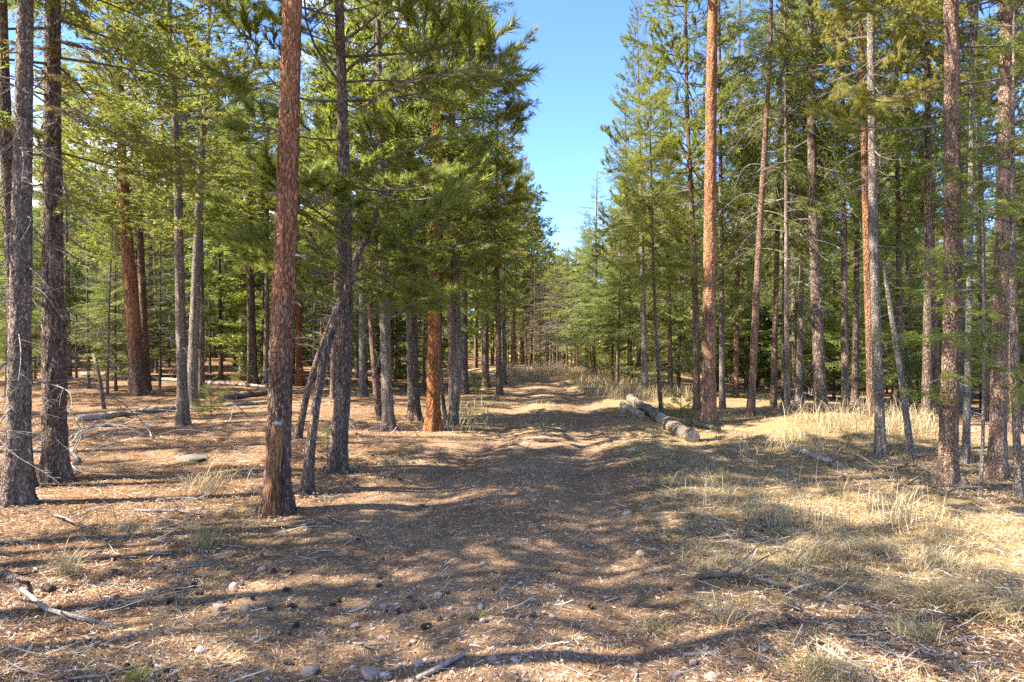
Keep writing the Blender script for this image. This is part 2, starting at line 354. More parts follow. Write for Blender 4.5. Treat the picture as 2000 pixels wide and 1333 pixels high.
def ground_mat():
    m, nt, out = new_mat('forest_floor')
    tcn = nd(nt, 'ShaderNodeTexCoord'); at = nd(nt, 'ShaderNodeAttribute', attribute_name='tint'); sp = nd(nt, 'ShaderNodeSeparateColor'); nt.links.new(at.outputs['Color'], sp.inputs['Color'])
    def noise(s, d=6., r=.62):
        n = nd(nt, 'ShaderNodeTexNoise', Scale=s, Detail=d, Roughness=r); nt.links.new(tcn.outputs['Object'], n.inputs['Vector']); return n.outputs['Fac']
    nA, nB, nC = noise(38., 8., .7), noise(4.5), noise(.9)
    nF = noise(130., 3., .7)
    litter = ramp(nt, nA, [(.30, (.095, .058, .036)), (.45, (.23, .138, .076)), (.57, (.37, .235, .138)), (.70, (.56, .44, .32))])
    litter = mixc(nt, .75, litter, ramp(nt, nB, [(.3, (.55, .52, .50)), (.68, (1.15, 1.08, 1.0))]), 'MULTIPLY')
    dirt = ramp(nt, nA, [(.30, (.14, .092, .062)), (.47, (.33, .222, .138)), (.60, (.48, .345, .225)), (.74, (.66, .54, .41))])
    dirt = mixc(nt, .7, dirt, ramp(nt, nB, [(.3, (.68, .62, .58)), (.7, (1.1, 1.06, 1.02))]), 'MULTIPLY')
    straw = ramp(nt, nA, [(.30, (.19, .135, .060)), (.5, (.34, .25, .13)), (.70, (.52, .41, .235))])
    straw = mixc(nt, .7, straw, ramp(nt, nB, [(.3, (.62, .62, .52)), (.7, (1.1, 1.06, 1.0))]), 'MULTIPLY')
    c = mixc(nt, sp.outputs['Red'], litter, dirt); c = mixc(nt, sp.outputs['Green'], c, straw)
    c = mixc(nt, .6, c, ramp(nt, nC, [(.36, (.50, .47, .45)), (.54, (.98, .96, .94)), (.66, (1.1, 1.1, 1.08))]), 'MULTIPLY')
    # speckles: pale chips and dark cone scales
    vs = nd(nt, 'ShaderNodeTexVoronoi', feature='F1', Scale=42.); nt.links.new(tcn.outputs['Object'], vs.inputs['Vector'])
    c = mixc(nt, .55, c, ramp(nt, nF, [(.30, (.35, .33, .32)), (.52, (1.0, 1.0, 1.0)), (.75, (1.45, 1.42, 1.4))]), 'MULTIPLY')
    p = nd(nt, 'ShaderNodeBsdfPrincipled', Roughness=.95); p.inputs['Specular IOR Level'].default_value = .1; nt.links.new(c, p.inputs['Base Color'])
    hm = mixc(nt, .5, nA, nF); b = nd(nt, 'ShaderNodeBump', Strength=.95, Distance=.035); nt.links.new(hm, b.inputs['Height']); nt.links.new(b.outputs['Normal'], p.inputs['Normal'])
    nt.links.new(p.outputs['BSDF'], out.inputs['Surface']); return m
M_GROUND = ground_mat()
ny, nx = GX.shape
gV = np.stack([GX, GY, GZ], -1).reshape(-1, 3); gC = np.stack([TM, GM, 0 * TM], -1).reshape(-1, 3)
ii, jj = np.meshgrid(np.arange(ny - 1), np.arange(nx - 1), indexing='ij'); q = ii * nx + jj
quad = np.stack([q, q + 1, q + nx + 1, q + nx], -1).reshape(-1, 4)
qm = TM.reshape(-1)[quad].mean(1) > .5
def sub_sheet(name, sel):
    qd = quad[sel]; idx, inv = np.unique(qd.ravel(), return_inverse=True); qd = inv.reshape(-1, 4)
    T = np.concatenate([qd[:, [0, 1, 2]], qd[:, [0, 2, 3]]])
    o = obj(name, mk_mesh(name, gV[idx], T, M_GROUND, None, gC[idx], True)); o['kind'] = 'structure'; return o
o = sub_sheet('ground', ~qm); o['label'] = 'forest floor of brown needles and dry grass under the trees'
o = sub_sheet('dirt_track', qm); o['label'] = 'rutted reddish dirt track running into the forest'

# ------------------------------------------------------------------ boughs
def finish_bough(mb, S0, S1, r0, r1, wood_m=1):
    if len(S0): mb.add(*sticks(S0, S1, r0, r1), m=wood_m, c=(.5, 0, 0))
def bough_fir(rg, L=1.5, step=.0215, nl=.053, nw=.0138, droop=.12, bare=.18, yellow=0., dead=0.):
    mb = MB(); ts = np.linspace(0, 1, 9); wy = rg.normal() * .05
    def P(t): t = np.asarray(t, float); return np.stack([L * t, L * wy * np.sin(t * 3), L * (-droop * t + (droop * .8) * t ** 3)], -1)
    ax = P(ts); S0 = [*ax[:-1]]; S1 = [*ax[1:]]; r = .0085 * L
    rr0 = list(r * (1 - .9 * ts[:-1])); rr1 = list(r * (1 - .9 * ts[1:]) + .0006)
    seg = [(P(.93), P(1.0) + np.array([.05, 0, 0]))]
    n = int(L / .058); side = 1
    for t in np.linspace(bare, .97, n):
        side = -side
        if rg.random() < .14: continue
        ln = (.60 * (1 - t) ** .75 + .09) * L * .60 * rg.uniform(.65, 1.2)
        a = R(rg.uniform(42, 66)); b = P(t)
        d = np.array([math.cos(a), side * math.sin(a), rg.uniform(-.42, .34)]); d /= np.linalg.norm(d)
        mid = b + d * ln * .55; e = b + d * ln + np.array([.10 * ln, 0, -.16 * ln])
        S0 += [b, mid]; S1 += [mid, e]; rr0 += [.0035, .0024]; rr1 += [.0024, .0010]
        seg += [(b + d * ln * .12, mid), (mid, e)]
        m = int(ln / .062); s2 = 1
        for u in np.linspace(.22, .92, max(m, 1)):
            s2 = -s2; sl_ = (.42 * (1 - u) + .10) * ln * rg.uniform(.6, 1.2) + .02
            a2 = R(rg.uniform(38, 60)); q0 = b + (e - b) * u
            c_, s_ = math.cos(s2 * a2), math.sin(s2 * a2)
            d2 = np.array([d[0] * c_ - d[1] * s_, d[0] * s_ + d[1] * c_, d[2] - rg.uniform(0, .28)]); d2 /= np.linalg.norm(d2)
            seg.append((q0, q0 + d2 * sl_))
    finish_bough(mb, np.array(S0), np.array(S1), np.array(rr0), np.array(rr1))
    A = np.array([s[0] for s in seg]); B = np.array([s[1] for s in seg]); ln = np.linalg.norm(B - A, axis=1); cnt = np.maximum((ln / step).astype(int), 1)
    idx = np.repeat(np.arange(len(seg)), cnt * 2); N = len(idx)
    u = rg.random(N); b = A[idx] + (B - A)[idx] * u[:, None]; dd = norm(B - A)[idx]
    pr = norm(np.cross(dd, np.array([0, 0, 1.]))) * rg.choice([-1., 1.], N)[:, None]
    d = dd * .62 + pr * rg.uniform(.45, .95, N)[:, None] + np.array([0, 0, 1.]) * rg.uniform(-.25, .5, N)[:, None]
    V, T = needles(b, d, nl * rg.uniform(.7, 1.2, N), nw, rg)
    tw = rg.random(len(seg)) ; t0 = np.clip(tw[idx] * .75 + rg.random(N) * .25, 0, 1)
    yl = np.clip((rg.random(len(seg)) < yellow)[idx] * rg.uniform(.5, 1, N), 0, 1); de = np.clip((rg.random(len(seg)) < dead)[idx] * 1., 0, 1)
    mb.add(V, T, 0, np.repeat(np.stack([t0, yl, de], -1), 3, 0)); return mb.arrays()
def bough_pine(rg, L=1.6, tuft=46, nl=.085, nw=.0085, rise=.12, nb=7, yellow=0., dead=0.):
    mb = MB(); wy = rg.normal() * .08
    def P(t): t = np.asarray(t, float); return np.stack([L * t, L * wy * np.sin(t * 4), L * (-.06 * t + rise * t ** 2)], -1)
    ts = np.linspace(0, 1, 9); ax = P(ts); S0 = [*ax[:-1]]; S1 = [*ax[1:]]; r = .0105 * L
    rr0 = list(r * (1 - .8 * ts[:-1])); rr1 = list(r * (1 - .8 * ts[1:])); ends = [(P(.9), P(1.) + np.array([.06, 0, .03]))]
    for k in range(nb):
        t = rg.uniform(.32, .96); sd = rg.choice([-1, 1]); a = R(rg.uniform(28, 62)); ln = (.5 * (1 - t) + .16) * L * rg.uniform(.6, 1.15)
        b = P(t); d = np.array([math.cos(a), sd * math.sin(a), rg.uniform(-.05, .35)]); d /= np.linalg.norm(d); e = b + d * ln + np.array([0, 0, .12 * ln])
        mid = (b + e) / 2 - np.array([0, 0, .05 * ln]); S0 += [b, mid]; S1 += [mid, e]; rr0 += [.0055, .004]; rr1 += [.004, .0028]; ends.append((mid, e))
        for q_ in range(rg.integers(1, 4)):
            u = rg.uniform(.3, .95); a2 = rg.uniform(-.9, .9); l2 = rg.uniform(.08, .26); q0 = b + (e - b) * u
            d2 = np.array([d[0] * math.cos(a2) - d[1] * math.sin(a2), d[0] * math.sin(a2) + d[1] * math.cos(a2), rg.uniform(0, .5)]); d2 /= np.linalg.norm(d2)
            S0.append(q0); S1.append(q0 + d2 * l2); rr0.append(.0035); rr1.append(.0025); ends.append((q0, q0 + d2 * l2))
    finish_bough(mb, np.array(S0), np.array(S1), np.array(rr0), np.array(rr1))
    A = np.array([e[0] for e in ends]); B = np.array([e[1] for e in ends]); dv = norm(B - A); ne = len(ends)
    sz = rg.uniform(.65, 1.25, ne); cnt = (tuft * sz).astype(int); idx = np.repeat(np.arange(ne), cnt); N = len(idx)
    back = rg.random(N) ** 1.3 * .17 * sz[idx]; b = B[idx] - dv[idx] * back[:, None]
    rnd = rg.normal(size=(N, 3)); rnd -= dv[idx] * np.sum(rnd * dv[idx], 1, keepdims=True); rnd = norm(rnd)
    sp = rg.uniform(.35, 1.25, N)[:, None]; d = dv[idx] + rnd * sp + np.array([0, 0, .12])
    V, T = needles(b, d, nl * rg.uniform(.75, 1.2, N), nw, rg)
    tw = rg.random(ne); t0 = np.clip(tw[idx] * .7 + rg.random(N) * .3, 0, 1); yl = (rg.random(ne) < yellow)[idx] * rg.uniform(.4, 1, N); de = (rg.random(ne) < dead)[idx] * 1.
    mb.add(V, T, 0, np.repeat(np.stack([t0, yl, de], -1), 3, 0)); return mb.arrays()
def bough_dead(rg, L=1.3, n=13, droop=.25, m=0):
    mb = MB(); wy = rg.normal() * .1; wz = rg.normal() * .06
    def P(t): t = np.asarray(t, float); return np.stack([L * t, L * wy * np.sin(t * 4), L * (-droop * t * t + wz * np.sin(t * 5))], -1)
    ts = np.linspace(0, 1, 10); ax = P(ts); r = .0085 * L
    mb.add(*tube(ax, r * (1 - .85 * ts) + .0006, 5, False), m=m)
    S0, S1, q0, q1 = [], [], [], []
    for k in range(n):
        t = rg.uniform(.15, .97); sd = rg.choice([-1, 1]); a = R(rg.uniform(30, 80)); ln = (.42 * (1 - t) + .10) * L * rg.uniform(.4, 1.2)
        b = P(t); d = np.array([math.cos(a), sd * math.sin(a), rg.uniform(-.7, .3)]); d /= np.linalg.norm(d)
        c1 = b + d * ln * .5; c2 = c1 + (d + rg.normal(size=3) * .25) * ln * .5 + np.array([0, 0, -.10 * ln])
        S0 += [b, c1]; S1 += [c1, c2]; q0 += [.0034, .0024]; q1 += [.0024, .0009]
        for w in range(rg.integers(0, 4)):
            u = rg.uniform(.2, 1); p_ = b + (c2 - b) * u; S0.append(p_); S1.append(p_ + norm(d + rg.normal(size=3) * .6) * ln * rg.uniform(.15, .4)); q0.append(.0018); q1.append(.0007)
    mb.add(*sticks(np.array(S0), np.array(S1), np.array(q0), np.array(q1)), m=m); return mb.arrays()
def place(arr, yaw, pitch, roll, s, off, r0):
    V, T, M, C, S = arr
    Mx = (Matrix.Rotation(yaw, 3, 'Z') @ Matrix.Rotation(-pitch, 3, 'Y') @ Matrix.Rotation(roll, 3, 'X'))
    A = np.array(Mx); return (V * s) @ A.T + np.array(off) + np.array([math.cos(yaw), math.sin(yaw), 0]) * r0, T, M, C, S
def crown(name, boughs, Lt, Hc, prof, per, spacing, pitch, mats, seed, gaps=.08, tipr=.1):
    """whorls of boughs up an axis; prof(f) = bough length at height fraction f, pitch(f) = its angle above level"""
    rg = np.random.default_rng(seed); parts = []; z = 0.
    while z < Hc:
        f = z / Hc; k = max(1, int(round(per * rg.uniform(.6, 1.3)))); a0 = rg.uniform(0, 6.28)
        for i in range(k):
            if rg.random() < gaps: continue
            ln = prof(f) * rg.uniform(.62, 1.15); yaw = a0 + 6.283 * i / k + rg.uniform(-.5, .5)
            arr = boughs[rg.integers(len(boughs))]
            parts.append(place(arr, yaw, R(pitch(f) + rg.uniform(-12, 12)), rg.uniform(-.75, .75), ln / Lt, (0, 0, z + rg.uniform(-.12, .12)), .03 * (1 - f)))
        z += spacing * rg.uniform(.7, 1.3) * (1 - .35 * f)
    mb = MB()
    for V, T, M, C, S in parts:
        mb.V.append(V); mb.T.append(T + mb.n); mb.n += len(V); mb.M.append(M); mb.C.append(C); mb.S.append(S)
    return mb.mesh(name, mats)
rgb = np.random.default_rng(101)
FIRB = [bough_fir(rgb, dead=.025, yellow=.05) for _ in range(4)]
FIRO = [bough_fir(rgb, step=.0205, yellow=.5, dead=.05, bare=.3) for _ in range(4)]
FIRF = [bough_fir(rgb, step=.040, nl=.09, nw=.029) for _ in range(3)]
SPRB = [bough_fir(rgb, step=.026, nl=.054, nw=.020, droop=.05, bare=.12) for _ in range(4)]
SPRF = [bough_fir(rgb, step=.043, nl=.085, nw=.029, droop=.05) for _ in range(3)]
PINB = [bough_pine(rgb, nb=12, nw=.0135, tuft=42) for _ in range(5)]
PINL = [bough_pine(rgb, nb=13, nl=.12, nw=.0105, tuft=60) for _ in range(4)]
PINF = [bough_pine(rgb, nb=11, nl=.11, nw=.027, tuft=20) for _ in range(4)]
DEADB = [bough_dead(rgb) for _ in range(6)]
cone = lambda rmax, p=.85, lo=.55: (lambda f: rmax * (min(1, lo + f * 3) if f < .18 else (1 - f) ** p * 1.12 + .06))
dome = lambda rmax: (lambda f: rmax * (math.sin(math.pi * min(1, .16 + f * .86)) ** .7 * .95 + .08))
CR = {}
FM, PM, SM = [M_FIR, M_TWIG], [M_PINE, M_TWIG], [M_SPRUCE, M_TWIG]
CR['fir_a'] = (crown('fir_crown', FIRB, 1.5, 9., cone(2.2), 4.2, .44, lambda f: -14 + 45 * f, FM, 1), 9., 2.2)
CR['fir_b'] = (crown('fir_crown', FIRB, 1.5, 11., cone(2.5, .7), 4., .52, lambda f: -10 + 45 * f, FM, 2, .14), 11., 2.5)
CR['fir_olive'] = (crown('fir_crown', FIRO, 1.5, 9., cone(2.4, .7), 3.4, .5, lambda f: -12 + 40 * f, FM, 3, .15), 9., 2.4)
CR['fir_far'] = (crown('fir_crown', FIRF, 1.5, 10., cone(2.1), 4.4, .38, lambda f: -14 + 45 * f, FM, 4), 10., 2.1)
CR['fir_far2'] = (crown('fir_crown', FIRF, 1.5, 8., cone(1.8), 4.2, .36, lambda f: -8 + 45 * f, FM, 5), 8., 1.8)
CR['spruce_a'] = (crown('spruce_crown', SPRB, 1.5, 8., cone(1.7), 4., .42, lambda f: -16 + 50 * f, SM, 6), 8., 1.7)
CR['spruce_far'] = (crown('spruce_crown', SPRF, 1.5, 9., cone(1.8), 4., .36, lambda f: -14 + 50 * f, SM, 7), 9., 1.8)
CR['pine_a'] = (crown('pine_crown', PINB, 1.6, 8., dome(2.0), 4.4, .36, lambda f: -4 + 45 * f, PM, 8), 8., 2.0)
CR['pine_b'] = (crown('pine_crown', PINB, 1.6, 10., cone(2.4, .6), 4.2, .38, lambda f: -6 + 42 * f, PM, 9), 10., 2.4)
CR['pine_low'] = (crown('pine_crown', PINL, 1.6, 6., cone(1.8, .7), 3.4, .40, lambda f: 5 + 35 * f, PM, 10), 6., 1.8)
CR['pine_far'] = (crown('pine_crown', PINF, 1.6, 9., dome(1.9), 4.8, .3, lambda f: -2 + 45 * f, PM, 11), 9., 1.9)
CR['twigs'] = (crown('bare_twigs', DEADB, 1.3, 7., cone(1.25, .6), 3.2, .36, lambda f: -12 + 25 * f, [M_GREYTWIG], 12, .1), 7., 1.25)
CR['stubs'] = (crown('bare_twigs', DEADB, 1.3, 3.6, lambda f: .35 + .75 * f, 2.2, .30, lambda f: -14 + 10 * f, [M_GREYTWIG], 13, .2), 3.6, 1.1)
CR['stubs2'] = (crown('bare_twigs', DEADB, 1.3, 3.2, lambda f: .3 + .5 * f, 1.7, .34, lambda f: -18 + 10 * f, [M_GREYTWIG], 14, .2), 3.2, .8)
CR['sapling'] = (crown('fir_crown', FIRB[:3], 1.5, 3.4, cone(1.1, .8, .8), 3.2, .36, lambda f: -2 + 40 * f, FM, 15, .1), 3.4, 1.1)
PINY = [bough_pine(rgb, nb=11, nl=.11, nw=.024, tuft=24, yellow=.85) for _ in range(3)]
CR['yellow'] = (crown('yellow_crown', PINY, 1.6, 7., dome(1.8), 3.4, .5, lambda f: 5 + 45 * f, PM, 21), 7., 1.8)
CR['baby'] = (crown('fir_crown', FIRB[:2], 1.5, .75, cone(.5, .8, .9), 4., .11, lambda f: 8 + 40 * f, FM, 16, .05), .75, .5)

# ------------------------------------------------------------------ trees
def trunk_mesh(name, path, rad, mat, sides=14, step=.25, seed=0, flare=.55, rough=.0, zmax=None):
    """path: local points up the stem, first at ground; rad at those points"""
    P = np.asarray(path, float); rad = np.asarray(rad, float)
    s = np.concatenate([[0], np.cumsum(np.linalg.norm(np.diff(P, axis=0), axis=1))])
    if rough: fine = np.concatenate([np.arange(0, min(s[-1], 7.), step), np.arange(min(s[-1], 7.), s[-1], .3), [s[-1]]])
    else: fine = np.concatenate([[0, .08, .18, .32, .5, .75], np.arange(1.0, s[-1], step), [s[-1]]])
    # smooth the polyline
    Q = np.stack([np.interp(fine, s, P[:, k]) for k in range(3)], -1); r = np.interp(fine, s, rad)
    for _ in range(3):
        w = max(1, int(.6 / max(step, .05))); ker = np.ones(2 * w + 1) / (2 * w + 1)
        for k in (0, 1):
            pad = np.pad(Q[:, k], w, mode='edge'); Q[1:-1, k] = np.convolve(pad, ker, 'valid')[1:-1]
    Q = np.concatenate([Q[:1] - [[0, 0, .22]], Q]); r = np.concatenate([r[:1], r]); st = np.concatenate([[-.2], fine])
    ph = seed * 1.7; zz = np.maximum(st, 0)
    def wob(PP, a):
        fl = flare * 1.35 * np.exp(-zz / .20)[:, None] * (.55 + .45 * np.cos(5 * a[None] + ph + .6 * np.sin(2 * a[None] + ph)))
        ca, sa = np.cos(a)[None], np.sin(a)[None]
        w = 1 + fl + .05 * vnoise(ca * 1.3 + seed * 3.1, sa * 1.3, st[:, None] * 1.2, 3)
        if rough:
            r_ = .13
            n = np.abs(vnoise(ca * 4.2 + seed, sa * 4.2, st[:, None] * 5.5, 5)); n2 = np.abs(vnoise(ca * 9 + seed, sa * 9, st[:, None] * 13, 9))
            w = w + rough / r_ * (np.minimum(n * 2.4, 1) * .7 + np.minimum(n2 * 2.2, 1) * .4 - .6)
        return w
    V, T = tube(Q, r, sides, True, wob)
    return mk_mesh(name, V, T, mat, None, None, True), Q[1:], fine
def axis_at(Q, z):
    return np.array([np.interp(z, Q[:, 2], Q[:, 0]), np.interp(z, Q[:, 2], Q[:, 1]), z])
TREES = []     # (x, y, landmark, px)
SP_NAME = dict(pine='pine_tree', fir='fir_tree', spruce='spruce_tree', dead='dead_tree', sap='fir_sapling')
SP_CAT = dict(pine='pine tree', fir='fir tree', spruce='spruce tree', dead='dead tree', sap='sapling')
SP_GRP = dict(pine='pine trees of the forest', fir='fir trees of the forest', spruce='spruce trees of the forest', dead='dead standing trees', sap='young fir saplings')
def add_crown(t, key, Q, zc, Hc, Rc, rz, name='crown'):
    me, h0, r0 = CR[key]; c = obj(name, me, t)
    if name == 'bare_twigs': c['kind'] = 'stuff'
    p0 = axis_at(Q, zc); p1 = axis_at(Q, zc + Hc); d = Vector(p1 - p0)
    sx = Rc / r0; c.scale = (sx, sx, Hc / h0); c.location = p0
    qt = Vector((0, 0, 1)).rotation_difference(d); c.rotation_mode = 'QUATERNION'; c.rotation_quaternion = qt @ Euler((0, 0, rz)).to_quaternion()
    return c
def tree(sp, pts, w, bark, label, land, H=15., ck='fir_a', zc=4., rc=2., d=None, stubs=None, detail=0, sz=(.6, 3.6), top=.12, yz=0.):
    """pts: photograph pixels up the stem, first = foot; w: stem width in px near the foot"""
    if d is None: b = ground_at(*pts[0]); d = b[1]
    else: x = (pts[0][0] - 1000) / F * d; b = np.array([x, d, hz(x, d)])
    loc = np.array([b[0], b[1], b[2]])
    path = [np.zeros(3)]
    for px, py in pts[1:]:
        q_ = at_depth(px, py, d) - loc; q_[1] = yz * q_[2]; path.append(q_)
    if len(path) == 1: path.append(np.array([0, 0, 2.0]))
    a, e = path[-2], path[-1]; sl_ = (e - a)[:2] / max(e[2] - a[2], .1)
    if H > e[2] + .5:
        for z in np.linspace(e[2], H, 5)[1:]: path.append(np.array([*(e[:2] + sl_ * (z - e[2]) * .8), z]))
    path = np.array(path); rb = w / 2 / F * d
    rad = rb * np.maximum(1 - (1 - top) * (path[:, 2] / max(H, path[-1, 2])) ** 1.05, top)
    nm = SP_NAME[sp]; t = root(nm, loc); sd = int(abs(pts[0][0]) + pts[0][1])
    me, Q, _ = trunk_mesh('trunk', path, rad, BARK[bark], *((40, .04, sd, .55, .019) if detail == 2 else (24, .08, sd, .5, .013) if detail else (12, .3, sd, .45, 0)))
    obj('trunk', me, t)
    if ck: add_crown(t, ck, Q, zc, max(H - zc, 1.), rc, random.uniform(0, 6.28))
    if stubs: add_crown(t, stubs, Q, sz[0], sz[1], 1.0 if stubs == 'stubs' else .8, random.uniform(0, 6.28), 'bare_twigs')
    tag(t, label, SP_CAT[sp], SP_GRP[sp]); TREES.append((loc[0], loc[1], land, pts[0][0])); t['tree_axis'] = 0; del t['tree_axis']
    return t, Q, rb
# ---- left of the track
tree('fir', [(34, 985), (38, 700), (46, 200), (50, 0)], 43, 'grey', 'grey-barked fir at the far left edge with thin bare twigs', 'the grey fir at the left edge', H=10.7, ck='fir_olive', zc=5.2, rc=1.78, stubs='stubs', detail=2, sz=(.5, 3.9))
tree('pine', [(50, 955), (30, 640), (12, 300), (4, 0)], 30, 'dark', 'dark slender stem half hidden behind the grey fir at the left edge', 'the dark stem at the left edge', H=10.1, ck='pine_a', zc=6, rc=1.25, detail=1)
tree('fir', [(110, 938), (104, 700), (102, 400), (103, 0)], 43, 'dark', 'stout dark scaly fir with drooping bare branches, second from left edge', 'the stout dark fir', H=11.2, ck='fir_olive', zc=2.9, rc=2.22, stubs='stubs', detail=2, sz=(.9, 3.6))
tree('pine', [(272, 772), (258, 600), (244, 420), (236, 200)], 31, 'orange', 'thick reddish trunk leaning slightly left beyond the pale fallen log', 'the thick reddish trunk', H=12.3, ck='pine_b', zc=5.0, rc=2.31, detail=1)
tree('pine', [(287, 768), (278, 560), (268, 300)], 17, 'brown', 'slimmer brown pine pressed close behind the thick reddish trunk', 'the slim brown pine', H=11.2, ck='pine_a', zc=4.2, rc=1.60)
tree('pine', [(358, 830), (352, 600), (346, 300), (330, 0)], 21, 'grey', 'straight grey pine beside the small green fir seedling', 'the straight grey pine', H=11.2, ck='pine_a', zc=4.8, rc=1.69, stubs='stubs2', detail=1)
tree('pine', [(374, 795), (382, 560), (398, 200), (412, 0)], 21, 'pale', 'pale sunlit pine leaning right above the fir seedling', 'the pale leaning pine', H=11.8, ck='pine_b', zc=5.2, rc=1.96, stubs='stubs2', detail=1)
tree('fir', [(393, 778), (394, 560), (388, 200)], 13, 'dark', 'dark narrow fir stem touching the back of the pale leaning pine', 'the dark narrow stem', H=10.7, ck='fir_b', zc=4.6, rc=1.78)
tree('pine', [(476, 730), (474, 540), (468, 250)], 17, 'pale', 'pale smooth trunk left of a dark twin far behind the sawn stub', 'the pale twin trunk', H=12.3, ck='pine_b', zc=5.0, rc=2.04)
tree('fir', [(494, 752), (489, 540), (485, 250)], 19, 'dark', 'dark twin trunk with low juniper at its foot', 'the dark twin trunk', H=11.8, ck='fir_a', zc=4.0, rc=1.96)
t7, Q7, r7 = tree('pine', [(541, 1000), (545, 810), (553, 585), (560, 420), (571, 0)], 47, 'orange', 'thickest near trunk, red-brown flaky bark, sawn stub against its foot', 'the red trunk with the stub', H=12.9, ck='pine_b', zc=7.2, rc=2.31, detail=2, top=.3)
tree('fir', [(596, 966), (612, 800), (632, 660), (668, 590), (705, 470), (765, 375)], 20, 'dark', 'thin dark stem bending right and upward into the crowns', 'the bending dark stem', H=3.5, ck='pine_low', zc=2.2, rc=.9, detail=1, top=.4)
tree('dead', [(580, 856), (598, 740), (640, 640), (668, 580)], 14, 'dark', 'short dark leaning dead stem behind the bending one', 'the leaning dead stem', H=3.4, ck='twigs', zc=1.0, rc=.7, top=.4)
tree('pine', [(656, 922), (672, 760), (676, 600), (672, 300), (662, 0)], 32, 'dark', 'dark pine with low long-needled boughs, foot swept to the left', 'the low-boughed dark pine', H=10.1, ck='pine_low', zc=1.9, rc=2.04, stubs='stubs2', detail=2, sz=(.7, 2.4))
tree('pine', [(742, 822), (730, 700), (722, 600), (715, 420)], 14, 'brown', 'slim brown stem leaning left before the grey trunk', 'the slim leaning brown stem', H=9.0, ck='pine_a', zc=4.0, rc=1.25, stubs='stubs2')
tree('pine', [(759, 842), (752, 640), (745, 400), (740, 100)], 23, 'grey', 'grey upright pine left of the thick dark fir', 'the grey upright pine', H=11.2, ck='pine_b', zc=2.3, rc=2.04, detail=1, stubs='stubs2')
tree('fir', [(809, 822), (804, 640), (803, 400), (800, 100)], 24, 'dark', 'thick dark fir just left of the rust-orange trunk', 'the thick dark fir', H=11.8, ck='fir_b', zc=2.6, rc=2.13, detail=1)
tree('pine', [(846, 842), (847, 700), (850, 500), (852, 200)], 27, 'rust', 'rust-orange trunk glowing beside the left verge of the track', 'the rust-orange trunk', H=11.2, ck='pine_low', zc=2.9, rc=1.96, detail=2)
tree('fir', [(880, 830), (898, 755), (893, 640), (886, 480), (884, 250)], 18, 'grey', 'grey stem with a curved foot right of the rust-orange trunk', 'the curved-foot stem', H=11.2, ck='fir_a', zc=2.5, rc=1.96, detail=1)
tree('fir', [(872, 826), (862, 760), (858, 680), (862, 560)], 8, 'dark', 'thin dark sapling stem between the rust trunk and the curved foot', 'the thin dark stem', H=5.0, ck='sapling', zc=2.6, rc=1.00)
tree('fir', [(907, 770), (907, 600), (905, 400)], 15, 'dark', 'straight dark fir behind the curved-foot stem', 'the straight dark fir', H=11.2, ck='fir_b', zc=2.2, rc=2.04)
tree('fir', [(884, 782), (881, 620), (879, 450)], 15, 'dark', 'dark fir in the shade left of the straight dark one', 'the shaded dark fir', H=11.2, ck='fir_b', zc=3.4, rc=1.96)
tree('fir', [(948, 757), (948, 620), (946, 480)], 15, 'dark', 'dark fir trunk with pale boughs at its foot near the track bend', 'the pale-footed dark fir', H=11.2, ck='fir_a', zc=3.0, rc=1.87)
tree('fir', [(976, 772), (973, 640), (969, 480), (972, 250)], 13, 'brown', 'lone brown stem standing closest to the left of the track bend', 'the lone brown stem', H=9.6, ck='fir_a', zc=2.8, rc=1.05, stubs='stubs2')
tree('pine', [(985, 752), (984, 600), (984, 480)], 8, 'pale', 'thin pale stem just behind the lone brown one', 'the thin pale stem', H=10.1, ck='pine_b', zc=4.0, rc=1.25, d=25)
tree('pine', [(585, 730), (583, 600), (580, 400)], 15, 'rust', 'rusty trunk seen between the red trunk and the leaning stems', 'the rusty far trunk', H=11.8, ck='pine_b', zc=5, rc=2.04, d=24)
tree('pine', [(710, 730), (708, 600), (706, 400)], 15, 'orange', 'orange-brown trunk far back behind the slim leaning stem', 'the orange far trunk', H=11.8, ck='pine_b', zc=5, rc=1.96, d=25)
tree('fir', [(300, 725), (296, 600)], 12, 'dark', 'dark fir far back right of the thick reddish trunk', 'the dark far fir', H=10.7, ck='fir_a', zc=2.5, rc=1.78, d=30)
tree('pine', [(520, 745), (521, 600), (522, 400)], 12, 'grey', 'grey pine showing just left of the red trunk', 'the grey pine by the red trunk', H=11.2, ck='pine_b', zc=4.5, rc=1.78, d=23)
# ---- right of the track
tree('pine', [(1384, 832), (1385, 640), (1387, 400), (1391, 0)], 27, 'bright', 'tall clean orange trunk standing right behind the logs', 'the tall orange trunk', H=16.5, ck='pine_b', zc=8.0, rc=1.58, detail=2, top=.3)
tree('pine', [(1361, 822), (1360, 640), (1352, 420), (1342, 240), (1338, 0)], 14, 'brown', 'brown pine with broad yellow-green crown left of the tall orange trunk', 'the broad-crowned brown pine', H=13.5, ck='pine_b', zc=3.0, rc=1.6, d=15.5)
tree('pine', [(1262, 782), (1258, 680), (1255, 560)], 13, 'pale', 'pale sunlit trunk at the far end of the logs', 'the pale trunk by the logs', H=11.0, ck='pine_b', zc=3.0, rc=1.19, d=19)
tree('fir', [(1293, 812), (1284, 700), (1278, 600), (1274, 450)], 8, 'dark', 'thin dark leaning stem rising beside the mossy log', 'the thin stem by the logs', H=8.0, ck='fir_b', zc=2.6, rc=1.30)
tree('pine', [(1465, 836), (1472, 700), (1482, 480), (1500, 180), (1506, 0)], 15, 'brown', 'slender brown pine curving right, next beyond the tall orange trunk', 'the slender curving pine', H=12.5, ck='twigs', zc=3.6, rc=1.20, detail=1, d=13.2)
